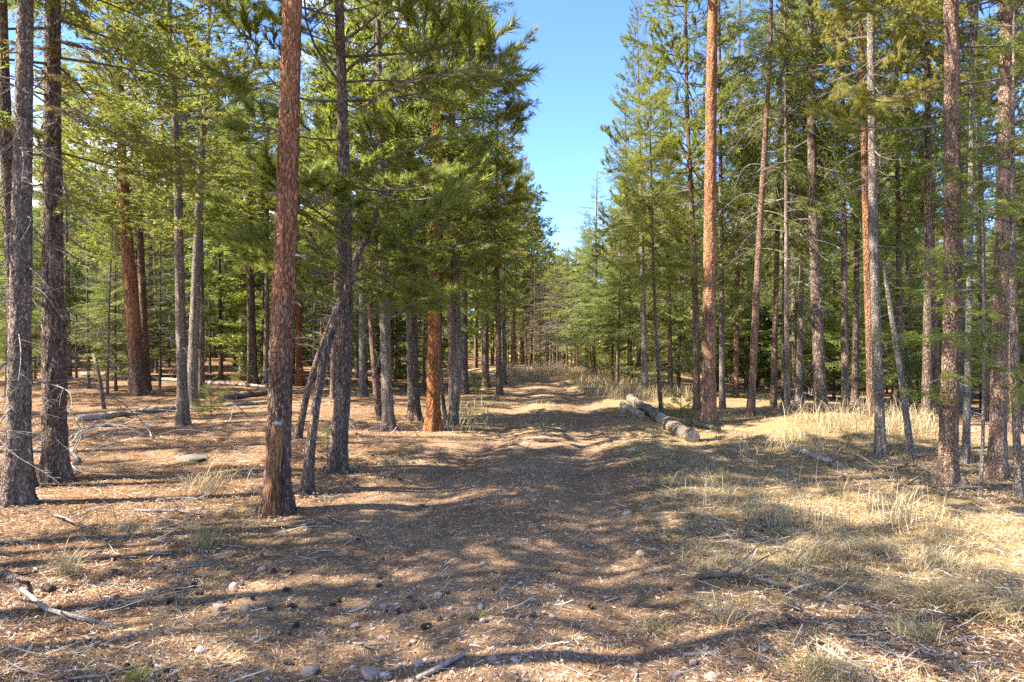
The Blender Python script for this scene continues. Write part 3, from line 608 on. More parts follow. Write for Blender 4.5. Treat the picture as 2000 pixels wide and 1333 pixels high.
tree('pine', [(1411, 822), (1410, 640), (1408, 430)], 12, 'grey', 'grey pine right behind the tall orange trunk', 'the grey pine behind the orange trunk', H=13.5, ck='spruce_a', zc=2.6, rc=1.25, d=16)
tree('pine', [(1604, 822), (1597, 650), (1588, 430), (1584, 200), (1582, 0)], 23, 'dark', 'stout dark fir-like pine behind the tall dry grass', 'the stout dark pine', H=15.5, ck='fir_b', zc=4.6, rc=1.72, d=14.5, detail=1, stubs='stubs')
tree('fir', [(1651, 835), (1650, 650), (1648, 450)], 14, 'dark', 'dark straight stem between the stout dark pine and the reddish one', 'the dark straight stem', H=13.5, ck='fir_a', zc=3.9, rc=1.39, d=15)
tree('pine', [(1703, 845), (1698, 650), (1692, 450)], 16, 'orange', 'reddish trunk just left of the pale speckled trunk', 'the reddish trunk', H=14.5, ck='pine_b', zc=5.5, rc=1.45, d=12.5, detail=1)
tree('pine', [(1721, 890), (1714, 700), (1706, 480), (1702, 200), (1700, 0)], 18, 'pale', 'pale speckled slim trunk right of the tall dry grass', 'the pale speckled trunk', H=12.5, ck='pine_a', zc=5.0, rc=0.99, stubs='stubs', detail=2, sz=(2.4, 3.0), top=.35)
tree('dead', [(1781, 895), (1766, 770), (1745, 640), (1722, 510)], 13, 'pale', 'thin pale dead trunk leaning left against the speckled one', 'the thin leaning trunk', H=2.95, ck=None, stubs='stubs2', sz=(1.6, 1.3), detail=1, top=.5)
tree('pine', [(1849, 956), (1858, 700), (1861, 400), (1858, 0)], 32, 'tan', 'stout brown speckled trunk by the brush pile at right', 'the stout brown trunk', H=13.5, ck='pine_b', zc=5.6, rc=1.39, stubs='stubs2', detail=2, top=.35, sz=(1.2, 3.2))
tree('pine', [(1886, 905), (1891, 700), (1897, 300), (1899, 100)], 13, 'pale', 'thin pale trunk just right of the stout brown one', 'the thin pale trunk at right', H=11.5, ck='pine_a', zc=5.0, rc=0.99, detail=1)
tree('pine', [(1946, 936), (1951, 780), (1958, 450), (1966, 0)], 30, 'pink', 'broad pinkish sunlit trunk near the right edge', 'the broad pinkish trunk', H=14.5, ck='pine_b', zc=5.2, rc=1.58, detail=1)
tree('sap', [(1914, 975), (1920, 850), (1925, 700), (1921, 560)], 7, 'pale', 'slim fir sapling with bright green boughs beside the broad pinkish trunk', 'the slim sapling', H=3.4, ck='sapling', zc=1.15, rc=.95, detail=0, top=.4)
tree('sap', [(1992, 975), (1982, 800), (1976, 600), (1978, 350)], 14, 'grey', 'thin grey fir stem with bright green boughs at the right edge', 'the thin grey stem at right edge', H=5.6, ck='sapling', zc=1.4, rc=0.99, detail=1)
tree('fir', [(1808, 868), (1812, 700), (1813, 450), (1812, 200)], 18, 'dark', 'dark trunk leaning left behind the stout brown trunk', 'the dark leaning trunk', H=12.5, ck='fir_b', zc=4.4, rc=1.32, d=13)
tree('dead', [(1538, 830), (1536, 500), (1534, 200)], 11, 'grey', 'grey dead tree hung with dense bare twigs left of the stout dark pine', 'the twiggy grey dead tree', H=9.5, ck='twigs', zc=2.0, rc=1.3, d=13.8, stubs='stubs', sz=(5.5, 3.6))
for px, py, w, bk, sp, ck, zc, d, lab, ln in [
    (1510, 825, 12, 'brown', 'pine', 'fir_b', 4.2, 16.5, 'brown stem next to the slender curving pine', 'the brown stem'),
    (1533, 828, 15, 'dark', 'fir', 'fir_a', 3.2, 15.5, 'dark stem left of the dry grass, second before the stout dark pine', 'the dark stem by the grass'),
    (1560, 820, 13, 'grey', 'pine', 'spruce_a', 3.2, 17.5, 'grey stem just left of the stout dark pine', 'the grey stem'),
    (1437, 815, 11, 'brown', 'pine', 'spruce_a', 2.4, 19.5, 'brown trunk far back between tall orange trunk and slender curving pine', 'the far brown trunk'),
    (1670, 830, 13, 'dark', 'fir', 'fir_b', 4.0, 18.5, 'dark trunk far back just left of the reddish trunk', 'the far dark trunk'),
    (1760, 850, 12, 'dark', 'fir', 'fir_b', 3.5, 17., 'dark trunk far behind the thin leaning one', 'the dark trunk behind the leaner'),
    (1830, 850, 15, 'brown', 'pine', 'pine_b', 4.5, 16., 'brown trunk far back just left of the stout brown trunk', 'the brown trunk behind the stout one'),
    (1985, 900, 20, 'orange', 'pine', 'pine_b', 5.0, 11.5, 'orange trunk behind the grey stem at the right edge', 'the orange trunk at right edge'),
    (1928, 880, 12, 'brown', 'pine', 'pine_a', 4.2, 14., 'brown trunk behind and left of the broad pinkish trunk', 'the brown trunk at right'),
    (1205, 762, 7, 'dark', 'fir', 'spruce_a', 1.7, 22.5, 'dark-stemmed young spruce with bare foot at the end of the grass bank', 'the dark-stemmed spruce'),
    (1196, 757, 5, 'dark', 'fir', 'spruce_a', 1.2, 24.5, 'thin twin of the dark-stemmed spruce by the grass bank', 'the thin twin spruce'),
    (1158, 752, 10, 'dark', 'spruce', 'spruce_a', .5, 27.5, 'tall blue-green spruce rising above the grass bank beside the sky gap', 'the tall blue-green spruce'),
    (1128, 745, 7, 'dark', 'spruce', 'spruce_far', .6, 36., 'smaller spruce left of the tall blue-green one', 'the smaller spruce'),
    (1232, 770, 10, 'brown', 'spruce', 'spruce_a', .5, 24., 'yellowish spruce behind the far end of the logs', 'the yellowish spruce'),
    (1310, 790, 10, 'dark', 'spruce', 'spruce_a', .7, 20., 'bushy pale-green spruce behind the logs and left of the orange trunk', 'the bushy spruce'),
]:
    hh = dict(zip((1205, 1196, 1158, 1128, 1232, 1310), (6.0, 5.0, 8.2, 6.6, 10.5, 11.))).get(px, random.uniform(13, 16))
    tree(sp, [(px, py), (px + random.uniform(-6, 6), py - 200)], w, bk, lab, ln, H=hh, ck=ck, zc=zc, rc={1158: 2.1, 1232: 1.9, 1310: 1.9}.get(px, 1.45), d=d)

# sawn stub against the foot of the red trunk
d7 = t7.location.y
p0 = at_depth(540, 985, d7) - np.array(t7.location); p1 = at_depth(550, 826, d7) - np.array(t7.location)
p0[1] = -(r7 + .045); p1[1] = -(r7 - .012); p0[2] = -.12
pth = np.array([p0 + (p1 - p0) * t for t in np.linspace(0, 1, 12)])
wbs = lambda P, a: 1 + .22 * vnoise(np.cos(a)[None] * 2.2, np.sin(a)[None] * 2.2, P[:, 2:3] * 3., 4)
V, T = tube(pth, np.concatenate([np.linspace(.098, .068, 4), np.linspace(.064, .050, 8)]), 20, True, wbs)
st = obj('sawn_stub', mk_mesh('sawn_stub', V, T, M_SCAR, None, None, True), t7); st['label'] = 'sawn-off second stem with bare orange wood'
V, T = tube(np.array([p1 - [0, 0, .012], p1 + [0, 0, .004], p1 + [.004, 0, .022]]), [.050, .053, .030], 14); obj('cut_face', mk_mesh('cut_face', V, T, M_CUTGREY, None, None, True), st)
# knots and broken stubs on the red trunk
for z, a, l in [(2.42, .3, .16), (1.98, .2, .10), (3.0, 2.9, .05), (3.6, -.2, .12), (1.35, 2.6, .05)]:
    c = axis_at(Q7, z); dr = np.array([math.cos(a), -abs(math.sin(a)) - .2, -.12]); dr /= np.linalg.norm(dr)
    V, T = tube(np.array([c + dr * r7 * .7, c + dr * (r7 + l * .6), c + dr * (r7 + l) + [0, 0, -.03]]), [.016, .011, .008], 6)
    obj('broken_stub', mk_mesh('broken_stub', V, T, M_GREYTWIG), t7)
# bare drooping branches as parts of the two left firs
for t in [o for o in COL.objects if o.name.startswith('fir_tree') and -6.5 < o.location.x < -4.4 and o.location.y < 8.6]:
    for k in range(15):
        z = .75 + k * .24; a = random.uniform(-1.9, .8) if k % 3 else random.uniform(2.4, 4.2)
        arr = DEADB[k % 6]; me = bpy.data.meshes.get('bare_branch_%d' % k) or mk_mesh('bare_branch_%d' % k, arr[0], arr[1], [M_GREYTWIG])
        b = obj('bare_branch', me, t); b.location = (0, 0, z); s = random.uniform(.55, 1.1); b.scale = (s, s, s)
        b.rotation_euler = (random.uniform(-.5, .5), random.uniform(.05, .6), a)

redb = [bough_fir(np.random.default_rng(3 + k), L=1.2, dead=1.) for k in range(2)]
tf = [o for o in COL.objects if o.get('label', '').startswith('stout dark scaly fir')][0]
for k, (z, a) in enumerate([(4.6, -1.2), (4.25, -.75), (4.9, -1.6), (5.0, -.4)]):
    b = obj('dead_bough', bpy.data.meshes.get('dead_bough_%d' % (k % 2)) or mk_mesh('dead_bough_%d' % (k % 2), redb[k % 2][0], redb[k % 2][1], FM, redb[k % 2][2], redb[k % 2][3]), tf)
    b.location = (0, 0, z); b.rotation_euler = (0, .25, a); b.scale = (.75, .75, .75); b['label'] = 'bough of rust-red dead needles'
tb = [o for o in COL.objects if o.get('label', '').startswith('stout brown speckled')][0]
for k, (z, a, sc_) in enumerate([(4.3, -.5, .9), (3.9, 2.9, .8), (4.7, .3, .9), (4.9, 3.5, .9), (3.4, -.9, .6), (2.5, -.2, .7), (5.2, -1.8, .8), (4.4, 1.6, .9)]):
    ar = PINL[k % 4]; b = obj('bough', bpy.data.meshes.get('bough_%d' % (k % 4)) or mk_mesh('bough_%d' % (k % 4), ar[0], ar[1], PM, ar[2], ar[3]), tb)
    b.location = (0.03 * z * .3, 0, z); b.rotation_euler = (0, -.05, a); b.scale = (sc_,) * 3
# ---- the rest of the forest, one by one
GAPL = ([-200, 0, 60, 130, 280, 350, 430, 478, 485], [1030, 1040, 1000, 1060, 1078, 1042, 1048, 1088, 1095])
GAPR = ([-200, 0, 90, 210, 350, 385, 430, 478, 485], [1330, 1290, 1240, 1192, 1190, 1155, 1135, 1108, 1097])
def in_gap(x, y, zb, H, zc, rc):
    for f in np.linspace(.0, 1, 9):
        z = zb + zc + (H - zc) * f; r = rc * (1 - f) * 1.15 + .15; v = 666.5 - (z - CZ) / y * F
        if v > 483: continue
        l, r_ = np.interp(v, *GAPL), np.interp(v, *GAPR)
        if 1000 + (x + r) / y * F > l + 4 and 1000 + (x - r) / y * F < r_ - 4: return True
    return False
PROTO = {}
def proto_trunk(bk, k):
    key = (bk, k)
    if key not in PROTO:
        rg = np.random.default_rng(k * 7 + len(bk)); zs = np.linspace(0, 1, 7); wx, wy = rg.normal(size=2) * .02
        P = np.stack([wx * 14 * zs ** 2, wy * 14 * zs ** 2, 14 * zs], -1)
        PROTO[key] = trunk_mesh('trunk', P, .115 * (1 - .85 * zs), BARK[bk], 9, .8, k, .4)[0:2]
    return PROTO[key]
COLR = dict(dark='dark', grey='grey', pale='pale', brown='brown', orange='orange-barked')
def fill_tree(x, y, sp, bk, ck, H, zc, rc, wscale, label, stubs=None, group=None):
    t = root(SP_NAME[sp], (x, y, hz(x, y)), 0); me, Q = proto_trunk(bk, random.randrange(3))
    o = obj('trunk', me, t); s = H / 14; o.scale = (s * wscale, s * wscale, s); o.rotation_euler = (random.uniform(-.02, .02), random.uniform(-.02, .02), random.uniform(0, 6.28))
    if ck:
        m2, h0, r0 = CR[ck]; c = obj('crown', m2, t); c.location = (0, 0, zc); c.scale = (rc / r0, rc / r0, (H - zc) / h0); c.rotation_euler = (0, 0, random.uniform(0, 6.28))
    if stubs:
        m2, h0, r0 = CR[stubs]; c = obj('bare_twigs', m2, t); c['kind'] = 'stuff'; c.location = (0, 0, .5); s = random.uniform(.7, 1.1); c.scale = (s, s, max(zc - .2, .8) / h0); c.rotation_euler = (0, 0, random.uniform(0, 6.28))
    tag(t, label, SP_CAT[sp], group or SP_GRP[sp]); return t
LAND = list(TREES); PTS = [(a, b) for a, b, *_ in TREES]
def describe(x, y, sp, bk, adj=''):
    px = 1000 + x / y * F; best = min(LAND, key=lambda L: abs(L[3] - px) + (200 if L[1] > y - 1 else 0))
    side = 'left of' if px < best[3] - 4 else 'right of' if px > best[3] + 4 else 'behind'
    dep = 'not far back' if y - best[1] < 9 else 'well back' if y < 32 else 'far back' if y < 44 else 'deep in the stand'
    nm = {'pine': 'pine', 'fir': 'fir', 'spruce': 'spruce', 'dead': 'dead tree'}[sp]
    l_ = f'{adj}{COLR[bk]} {nm} {dep}, {side} {best[2]}'; return l_ if len(l_.split()) <= 16 else l_.replace('deep in the stand', 'deep back').replace(' the ', ' ')
LABS = set(); n_fill = 0; tries = 0
while n_fill < 218 and tries < 30000:
    tries += 1
    y = math.sqrt(random.uniform(14.5 ** 2, 58 ** 2)); x = random.uniform(-.80, .80) * y
    d = x - float(trail_x(y)); px = 1000 + x / y * F
    if y < 36 and abs(d) < 2.9: continue
    if y >= 36 and abs(d) < 1.2: continue
    if -900 < x and x < 0 and y < 17: continue
    if 0 < x and y < 15.5: continue
    if 990 < px < 1210 and y < 33: continue
    if any((x - a) ** 2 + (y - b) ** 2 < (1.35 + .012 * y) ** 2 for a, b in PTS): continue
    lp = px < 1050; u = random.random()
    if lp: sp = 'pine' if u < .42 else 'fir' if u < .86 else 'dead'
    else: sp = 'pine' if u < .30 else 'fir' if u < .55 else 'spruce' if u < .84 else 'dead'
    bk = random.choice({'pine': ['brown', 'grey', 'pale', 'orange'], 'fir': ['dark', 'dark', 'brown'], 'spruce': ['grey', 'dark', 'brown'], 'dead': ['grey', 'pale']}[sp])
    near = y < 24
    ck = {'pine': random.choice(['pine_a', 'pine_b']) if near else 'pine_far', 'fir': random.choice(['fir_a', 'fir_b']) if near else random.choice(['fir_far', 'fir_far2']),
          'spruce': 'spruce_a' if near else 'spruce_far', 'dead': 'twigs'}[sp]
    H = random.uniform(8.5, 13.5); zc = {'pine': random.uniform(2.4, 5.2), 'fir': random.uniform(1.0, 3.0), 'spruce': random.uniform(.5, 2.0), 'dead': 1.5}[sp]; rc = {'pine': random.uniform(1.1, 1.6), 'fir': random.uniform(1.3, 1.9), 'spruce': random.uniform(1.2, 1.7), 'dead': 1.1}[sp]
    if sp == 'dead': H = random.uniform(6, 12)
    zb = hz(x, y)
    ok = not in_gap(x, y, zb, H, zc, rc)
    if not ok and y > 30:
        for H in (9., 7.5, 6., 5.):
            zc = min(zc, 1.6); rc = 1.3
            if not in_gap(x, y, zb, H, zc, rc): ok = True; break
    if not ok: continue
    st_ = random.choice(['stubs', 'stubs2', None]) if sp in ('pine', 'fir') and y < 40 else None
    ws = random.uniform(.75, 1.25); lab = next((l for l in (describe(x, y, sp, bk, a_) for a_ in (('slim ' if ws < .92 else 'stout ' if ws > 1.08 else ''), 'tall ' if H > 13 else 'short ', 'straight ')) if l not in LABS), None) or describe(x, y, sp, bk, '')
    LABS.add(lab); fill_tree(x, y, sp, bk, ck, H, zc, rc, ws, lab, st_)
    PTS.append((x, y)); n_fill += 1
for kind, want in (('young', 84), ('thin', 34), ('thinleft', 48)):
    got = tries = 0
    while got < want and tries < 20000:
        tries += 1
        if kind == 'young':
            y = math.sqrt(random.uniform(16.5 ** 2, 44 ** 2)); x = random.choice([random.uniform(.24, .8), random.uniform(-.8, -.06)]) * y; H = random.uniform(4.0, 8.5); zc = random.uniform(.3, 1.1); rc = random.uniform(1.2, 1.9); sp = random.choice(['fir', 'spruce', 'fir']); ck = {'fir': 'fir_far2' if y > 24 else 'fir_a', 'spruce': 'spruce_a' if y < 24 else 'spruce_far'}[sp]; bk = random.choice(['dark', 'brown'])
        else:
            y = random.uniform(31, 50) if kind == 'thin' else random.uniform(19, 42); x = (random.uniform(-.02, .11) if kind == 'thin' else random.uniform(-.78, -.06)) * y; H = random.uniform(5, 7.5); zc = random.uniform(.2, 1.4); rc = random.uniform(.7, 1.3); sp = 'dead'; ck = 'twigs'; bk = random.choice(['dark', 'grey', 'brown'])
        d = x - float(trail_x(y))
        if abs(d) < (2.9 if y < 36 else 1.) or (x < 0 and y < 18.5) or (kind == 'young' and 985 < 1000 + x / y * F < 1215): continue
        if any((x - a) ** 2 + (y - b) ** 2 < (1.0 if kind == 'young' else .5) for a, b in PTS) or in_gap(x, y, hz(x, y), H, zc, rc): continue
        lab = describe(x, y, sp, bk, 'young ' if kind == 'young' else 'thin ')
        for a_ in ('small ', 'low ', 'bushy ', 'slight ') if kind == 'young' else ('spindly ', 'bare ', 'straight ', 'narrow ', 'lean ', 'twiggy '):
            if lab in LABS: lab = describe(x, y, sp, bk, a_)
        LABS.add(lab); fill_tree(x, y, sp, bk, ck, H, zc, rc, 1.0 if kind == 'young' else .9, lab); PTS.append((x, y)); got += 1
for px, d, H, lab in [(1100, 50, 7.9, 'yellow-orange tree at the foot of the sky gap'), (1128, 47, 7.0, 'smaller yellow tree just right below the foot of the sky gap')]:
    x = (px - 1000) / F * d; fill_tree(x, d, 'pine', 'dark', 'yellow', H, 1.2, 1.3, .9, lab)
sp_ = [o for o in COL.objects if o.get('label', '').startswith('yellowish spruce')][0]
for k, (z, a) in enumerate([(6.3, -1.2), (5.6, -2.0), (4.6, -.9), (4.9, -2.4), (3.6, -1.6)]):
    b = obj('dead_bough', bpy.data.meshes['dead_bough_%d' % (k % 2)], sp_); b.location = (0, 0, z); b.rotation_euler = (0, .2, a); b.scale = (1.25,) * 3; b['label'] = 'bough of rust-red dead needles'
# bright low plants far back in the left wood
mbu = MB(); rgu = np.random.default_rng(9)
for px, d, n in [(150, 40, 900), (215, 43, 900), (330, 46, 1000), (400, 44, 900), (430, 46, 700), (600, 42, 500), (690, 44, 500)]:
    x0 = (px - 1000) / F * d; x = x0 + rgu.normal(size=n) * .8; y = d + rgu.normal(size=n) * .7; z = terrain(x, y) + rgu.random(n) * .55
    V, T = needles(np.stack([x, y, z], -1), rgu.normal(size=(n, 3)) + [0, 0, .5], rgu.uniform(.10, .22, n), .09, rgu); mbu.add(V, T, 0, np.repeat(np.stack([rgu.uniform(.5, 1, n), rgu.uniform(0, .25, n), 0 * x], -1), 3, 0))
o = obj('undergrowth', mbu.mesh('undergrowth', [M_FAR])); tag(o, 'bright green low plants far back on the floor of the left wood', 'undergrowth', None, 'stuff')
# trees standing just outside the view whose shade falls into it
OFF = [(-6.2, 4.3), (-5.4, 5.1), (-5.6, 3.5), (-8.2, 4.2), (-3.2, 2.7), (-12.5, 6.6), (-9.4, 2.0), (-17, 8.5), (-21, 12.0), (-22, 8), (-5.0, 1.2), (-12, .6), (-16, 1.2),
       (-9.6, 9.2), (-11.2, 10.6), (-12.0, 12.6), (-13.6, 14.2), (-15.0, 16.5), (-13.4, 10.0), (-16.5, 13.4),
       (7.5, 4.5), (10, 7.5), (12, 5), (8, 0)]
for k, (x, y) in enumerate(OFF):
    sp = ['pine', 'fir', 'pine'][k % 3]
    fill_tree(x, y, sp, ['grey', 'dark', 'brown'][k % 3], {'pine': 'pine_a', 'fir': 'fir_a'}[sp], random.uniform(9.5, 13), random.uniform(4.0, 5.2), random.uniform(.8, 1.15), 1.1,
              'forest tree standing outside the picture, throwing its shade across the track', None, 'trees just outside the picture')

for k, (x, y) in enumerate([(-5.6, 2.2), (-8.6, 4.6), (-10.0, 5.2), (-4.2, .6), (-7.0, .9), (-11.3, 7.4), (-3.4, .2)]):
    fill_tree(x, y, 'dead', 'grey', 'twigs', random.uniform(7, 9.5), 1.6, 1.2, .8, 'bare dead tree standing outside the picture, throwing thin shade across the track', None, 'trees just outside the picture')
# ---- far wood: one mass
def far_wood():
    mb = MB(); rg = np.random.default_rng(77); n = 0
    while n < 520:
        y = math.sqrt(rg.uniform(57 ** 2, 125 ** 2)); x = rg.uniform(-.85, .85) * y; zb = hz(x, y)
        H = rg.uniform(10, 17); zc = rg.uniform(.1, 1.8); rc = rg.uniform(1.8, 2.9)
        if in_gap(x, y, zb, H, zc, rc):
            for H in (11., 9., 7., 5.):
                if not in_gap(x, y, zb, H, zc, rc): break
            else: continue
        V, T = tube(np.array([[x, y, zb - .3], [x, y, zb + H * .6], [x, y, zb + H * .97]]), [.16, .10, .02], 5, False); mb.add(V, T, 1, (.5, 0, 0), True)
        N = int(470 * (H - zc) / 12); f = rg.random(N) ** 1.35; lay = np.round(f * 16) / 16 + rg.normal(size=N) * .012; f = np.clip(lay, 0, 1)
        a = rg.uniform(0, 6.283, N); r = rc * ((1 - f) ** .8 + .04) * np.sqrt(rg.uniform(.1, 1, N)) * (.8 + .3 * np.sin(a * 3 + n) * np.sin(f * 20 + n))
        b = np.stack([x + r * np.cos(a), y + r * np.sin(a), zb + zc + (H - zc) * f - .18 * r], -1)
        d = np.stack([np.cos(a), np.sin(a), -.25 + .9 * f], -1) + rg.normal(size=(N, 3)) * .45
        V, T = needles(b, d, rg.uniform(.35, .8, N), rg.uniform(.16, .33, N), rg)
        base = rg.random(); yl = .9 if rg.random() < .03 else .12 * rg.random()
        t0 = np.clip(base * .6 + rg.random(N) * .4, 0, 1); mb.add(V, T, 0, np.repeat(np.stack([t0, np.full(N, yl), np.zeros(N)], -1), 3, 0)); n += 1
    o = obj('far_wood', mb.mesh('far_wood', [M_FAR, B_BROWN])); tag(o, 'distant wood of conifers closing off the view behind the nearer trees', 'wood', None, 'stuff')
far_wood()

# ------------------------------------------------------------------ fallen wood
def seg_path(p, q, n, bend, rg): 
    t = np.linspace(0, 1, n); P = p[None] + (q - p)[None] * t[:, None]; side = norm(np.cross(q - p, [0, 0, 1.])[None])[0]
    P = P + side[None] * (bend * np.sin(t * 3.1) * np.linalg.norm(q - p))[:, None] + side[None] * (vnoise(t * 5, bend * 90, 0, 8) * .02 * np.linalg.norm(q - p))[:, None]
    return P
def fallen(name, cat, a, b, w, label, group, mat=M_DEADWOOD, bend=.04, twigs=0, cut=False, lift=0., taper=.5, sides=8, sink=.25, seed=1, tl=.35):
    rg = np.random.default_rng(seed); p, q_ = ground_at(*a), ground_at(*b); n = max(8, int(np.linalg.norm(q_ - p) / .12)); P = seg_path(p, q_, n, bend, rg)
    r = w / 2 / F * (p[1] + q_[1]) / 2; rad = r * np.linspace(1, taper, n)
    P[:, 2] = terrain(P[:, 0], P[:, 1]) + rad * (1 - sink) + lift * np.sin(np.linspace(0, 3.1, n))
    o0 = P[n // 2].copy(); o0[2] -= rad[n // 2]; P = P - o0
    wb = lambda PP, an: 1 + .13 * vnoise(np.cos(an)[None] * 1.6, np.sin(an)[None] * 1.6, np.arange(len(PP))[:, None] * .35 + seed, seed)
    V, T = tube(P, rad, sides, True, wb); t = root(name, o0)
    bn = 'log_body' if cat == 'log' else 'stem'
    obj(bn, mk_mesh(bn, V, T, mat, None, None, True), t)
    if cut:
        for P_, dd, rr in ((P[0], P[0] - P[1], rad[0]), (P[-1], P[-1] - P[-2], rad[-1])):
            dd = dd / np.linalg.norm(dd); V, T = tube(np.array([P_, P_ + dd * .006]), [rr * .97, rr * .93], 14); f = obj('cut_face', mk_mesh('cut_face', V - P_, T, M_CUT), t); f.location = P_
    for k in range(twigs):
        u = rg.uniform(.15, .98); i = int(u * (n - 1)); dr = norm((P[min(i + 1, n - 1)] - P[max(i - 1, 0)])[None])[0]; sd = np.cross(dr, [0, 0, 1.]) * rg.choice([-1, 1])
        ln = tl * rg.uniform(.4, 1.2); b0 = P[i]; d0 = dr * .7 + sd * rg.uniform(.3, .9) + np.array([0, 0, rg.uniform(.05, .6)]); d0 /= np.linalg.norm(d0)
        pts_ = np.array([b0, b0 + d0 * ln * .5, b0 + d0 * ln + rg.normal(size=3) * .08 * ln]); V, T = tube(pts_, [rad[i] * .45 + .001, rad[i] * .3 + .001, .0012], 5)
        obj('side_twig', mk_mesh('side_twig', V, T, mat), t)
    tag(t, label, cat, group); return t
LG, SG = 'fallen logs', 'fallen branches on the forest floor'
M_LOGBARK = bark_mat('log_bark', (.35, .285, .225), (.22, .17, .135), (.06, .045, .035), scale=12, stretch=1., fleck=(.50, .43, .35))
M_MOSSLOG = wood_mat('mossy_log', (.07, .085, .03), (.25, .21, .13))
fallen('fallen_log', 'log', (1231, 785), (1262, 806), 18, 'grey sawn log farthest back in the row beside the track', LG, M_LOGBARK, .02, 0, True, 0, .95, 16, .2, 3)
fallen('fallen_log', 'log', (1265, 808), (1290, 826), 22, 'short thick log with sawn end, in the middle of the row', LG, M_LOGBARK, .0, 0, True, 0, .95, 16, .25, 43)
fallen('fallen_log', 'log', (1216, 797), (1252, 816), 15, 'short pale log lying nearest the track at the head of the row', LG, M_DEADWOOD, .0, 0, True, 0, .9, 14, .2, 4)
fallen('fallen_log', 'log', (1304, 833), (1350, 863), 26, 'nearest log of the row, split end by the dry grass', LG, M_LOGBARK, .02, 0, True, 0, .95, 16, .35, 5)
fallen('fallen_log', 'log', (1300, 822), (1405, 842), 13, 'dark mossy log behind the nearest log', LG, M_MOSSLOG, .03, 3, False, 0, .7, 12, .3, 6)
fallen('fallen_log', 'log', (150, 824), (340, 803), 14, 'long pale log on the needles left of the straight grey pine', LG, M_DEADWOOD, .03, 4, False, 0, .8, 12, .2, 7)
fallen('fallen_log', 'log', (160, 735), (262, 738), 9, 'grey log lying far back left of the thick reddish trunk', LG, M_DEADWOOD, .02, 2, False, 0, .7, 10, .1, 8)
fallen('fallen_log', 'log', (300, 741), (400, 752), 8, 'grey log far back right of the thick reddish trunk', LG, M_DEADWOOD, .02, 1, False, 0, .7, 10, .1, 9)
fallen('fallen_log', 'log', (408, 752), (520, 760), 8, 'thin grey log running to the foot of the dark twin trunk', LG, M_DEADWOOD, .02, 2, False, 0, .8, 10, .1, 10)
fallen('fallen_log', 'log', (432, 784), (530, 770), 12, 'brown log right of the fir seedling, upper of two', LG, M_LOGBARK, .0, 1, False, 0, .85, 12, .1, 11)
fallen('fallen_log', 'log', (440, 795), (530, 788), 8, 'thin log right of the fir seedling, lower of two', LG, M_DEADWOOD, .01, 1, False, 0, .8, 10, .1, 12)
fallen('fallen_log', 'log', (1545, 878), (1642, 915), 13, 'pale grey log lying slantwise in front of the tall dry grass', LG, M_DEADWOOD, .03, 2, False, 0, .75, 12, .2, 13)
fallen('fallen_log', 'log', (-60, 1105), (105, 1158), 30, 'dark half-buried log at the lower left edge', LG, B_DARK, .03, 2, False, 0, .5, 14, .45, 14)
fallen('fallen_branch', 'branch', (45, 1156), (185, 1222), 10, 'pale curved stick below the half-buried log at lower left', SG, M_DEADWOOD, .08, 3, False, .02, .8, 8, .0, 15, .22)
fallen('fallen_branch', 'branch', (1360, 1132), (1545, 1155), 11, 'dark branch lying across the grass, thick end to the left', SG, M_TWIG, .03, 6, False, .03, .7, 8, .1, 16, .4)
fallen('fallen_branch', 'branch', (1550, 1156), (1712, 1164), 7, 'grey curved branch tip pointing right in the grass', SG, M_GREYTWIG, -.05, 6, False, .05, .4, 8, .0, 17, .35)
fallen('fallen_branch', 'branch', (815, 1332), (905, 1285), 10, 'grey stick at the bottom edge in the middle of the track', SG, M_DEADWOOD, .05, 2, False, .01, .9, 8, .1, 18, .12)
fallen('fallen_branch', 'branch', (1335, 1284), (1402, 1282), 8, 'short straight grey stick on the grass at lower right', SG, M_GREYTWIG, .0, 0, False, 0, .8, 8, .1, 19)
fallen('fallen_branch', 'branch', (1134, 1066), (1160, 1072), 9, 'short thick grey stick in the right rut', SG, M_GREYTWIG, .0, 0, False, 0, .9, 8, .1, 20)
fallen('fallen_branch', 'branch', (305, 980), (400, 979), 6, 'grey stick lying in the shade left of the red trunk', SG, M_GREYTWIG, .05, 3, False, .02, .6, 7, 0, 21)
fallen('fallen_branch', 'branch', (106, 1010), (188, 1034), 6, 'bleached stick on sunny needles at left', SG, M_GREYTWIG, .06, 4, False, .03, .5, 7, 0, 22)
fallen('fallen_branch', 'branch', (265, 1000), (430, 1018), 6, 'long bleached stick on the sunlit band left of the red trunk', SG, M_GREYTWIG, -.05, 8, False, .02, .5, 7, 0, 23)
fallen('fallen_branch', 'branch', (645, 1010), (688, 1026), 5, 'curved bleached stick right of the foot of the red trunk', SG, M_GREYTWIG, .18, 1, False, .01, .6, 7, 0, 24)
fallen('fallen_branch', 'branch', (190, 1142), (265, 1147), 5, 'thin grey stick in the shade right of the half-buried log', SG, M_GREYTWIG, .02, 1, False, 0, .7, 7, 0, 25)
fallen('fallen_branch', 'branch', (170, 1250), (228, 1270), 6, 'small pale stick on the sunny needles at lower left', SG, M_DEADWOOD, .03, 0, False, 0, .7, 7, 0, 26)
fallen('fallen_branch', 'branch', (370, 1108), (445, 1098), 5, 'crooked thin stick in the shade left of the track', SG, M_GREYTWIG, .1, 2, False, .01, .5, 7, 0, 27)
fallen('fallen_branch', 'branch', (130, 1332), (225, 1325), 6, 'arched pale stick in the shadow at the bottom left', SG, M_DEADWOOD, .15, 0, False, .02, .6, 7, 0, 28)
fallen('fallen_branch', 'branch', (690, 1262), (780, 1258), 5, 'thin grey twig on the gravelly middle of the track', SG, M_GREYTWIG, .03, 2, False, 0, .6, 7, 0, 29)
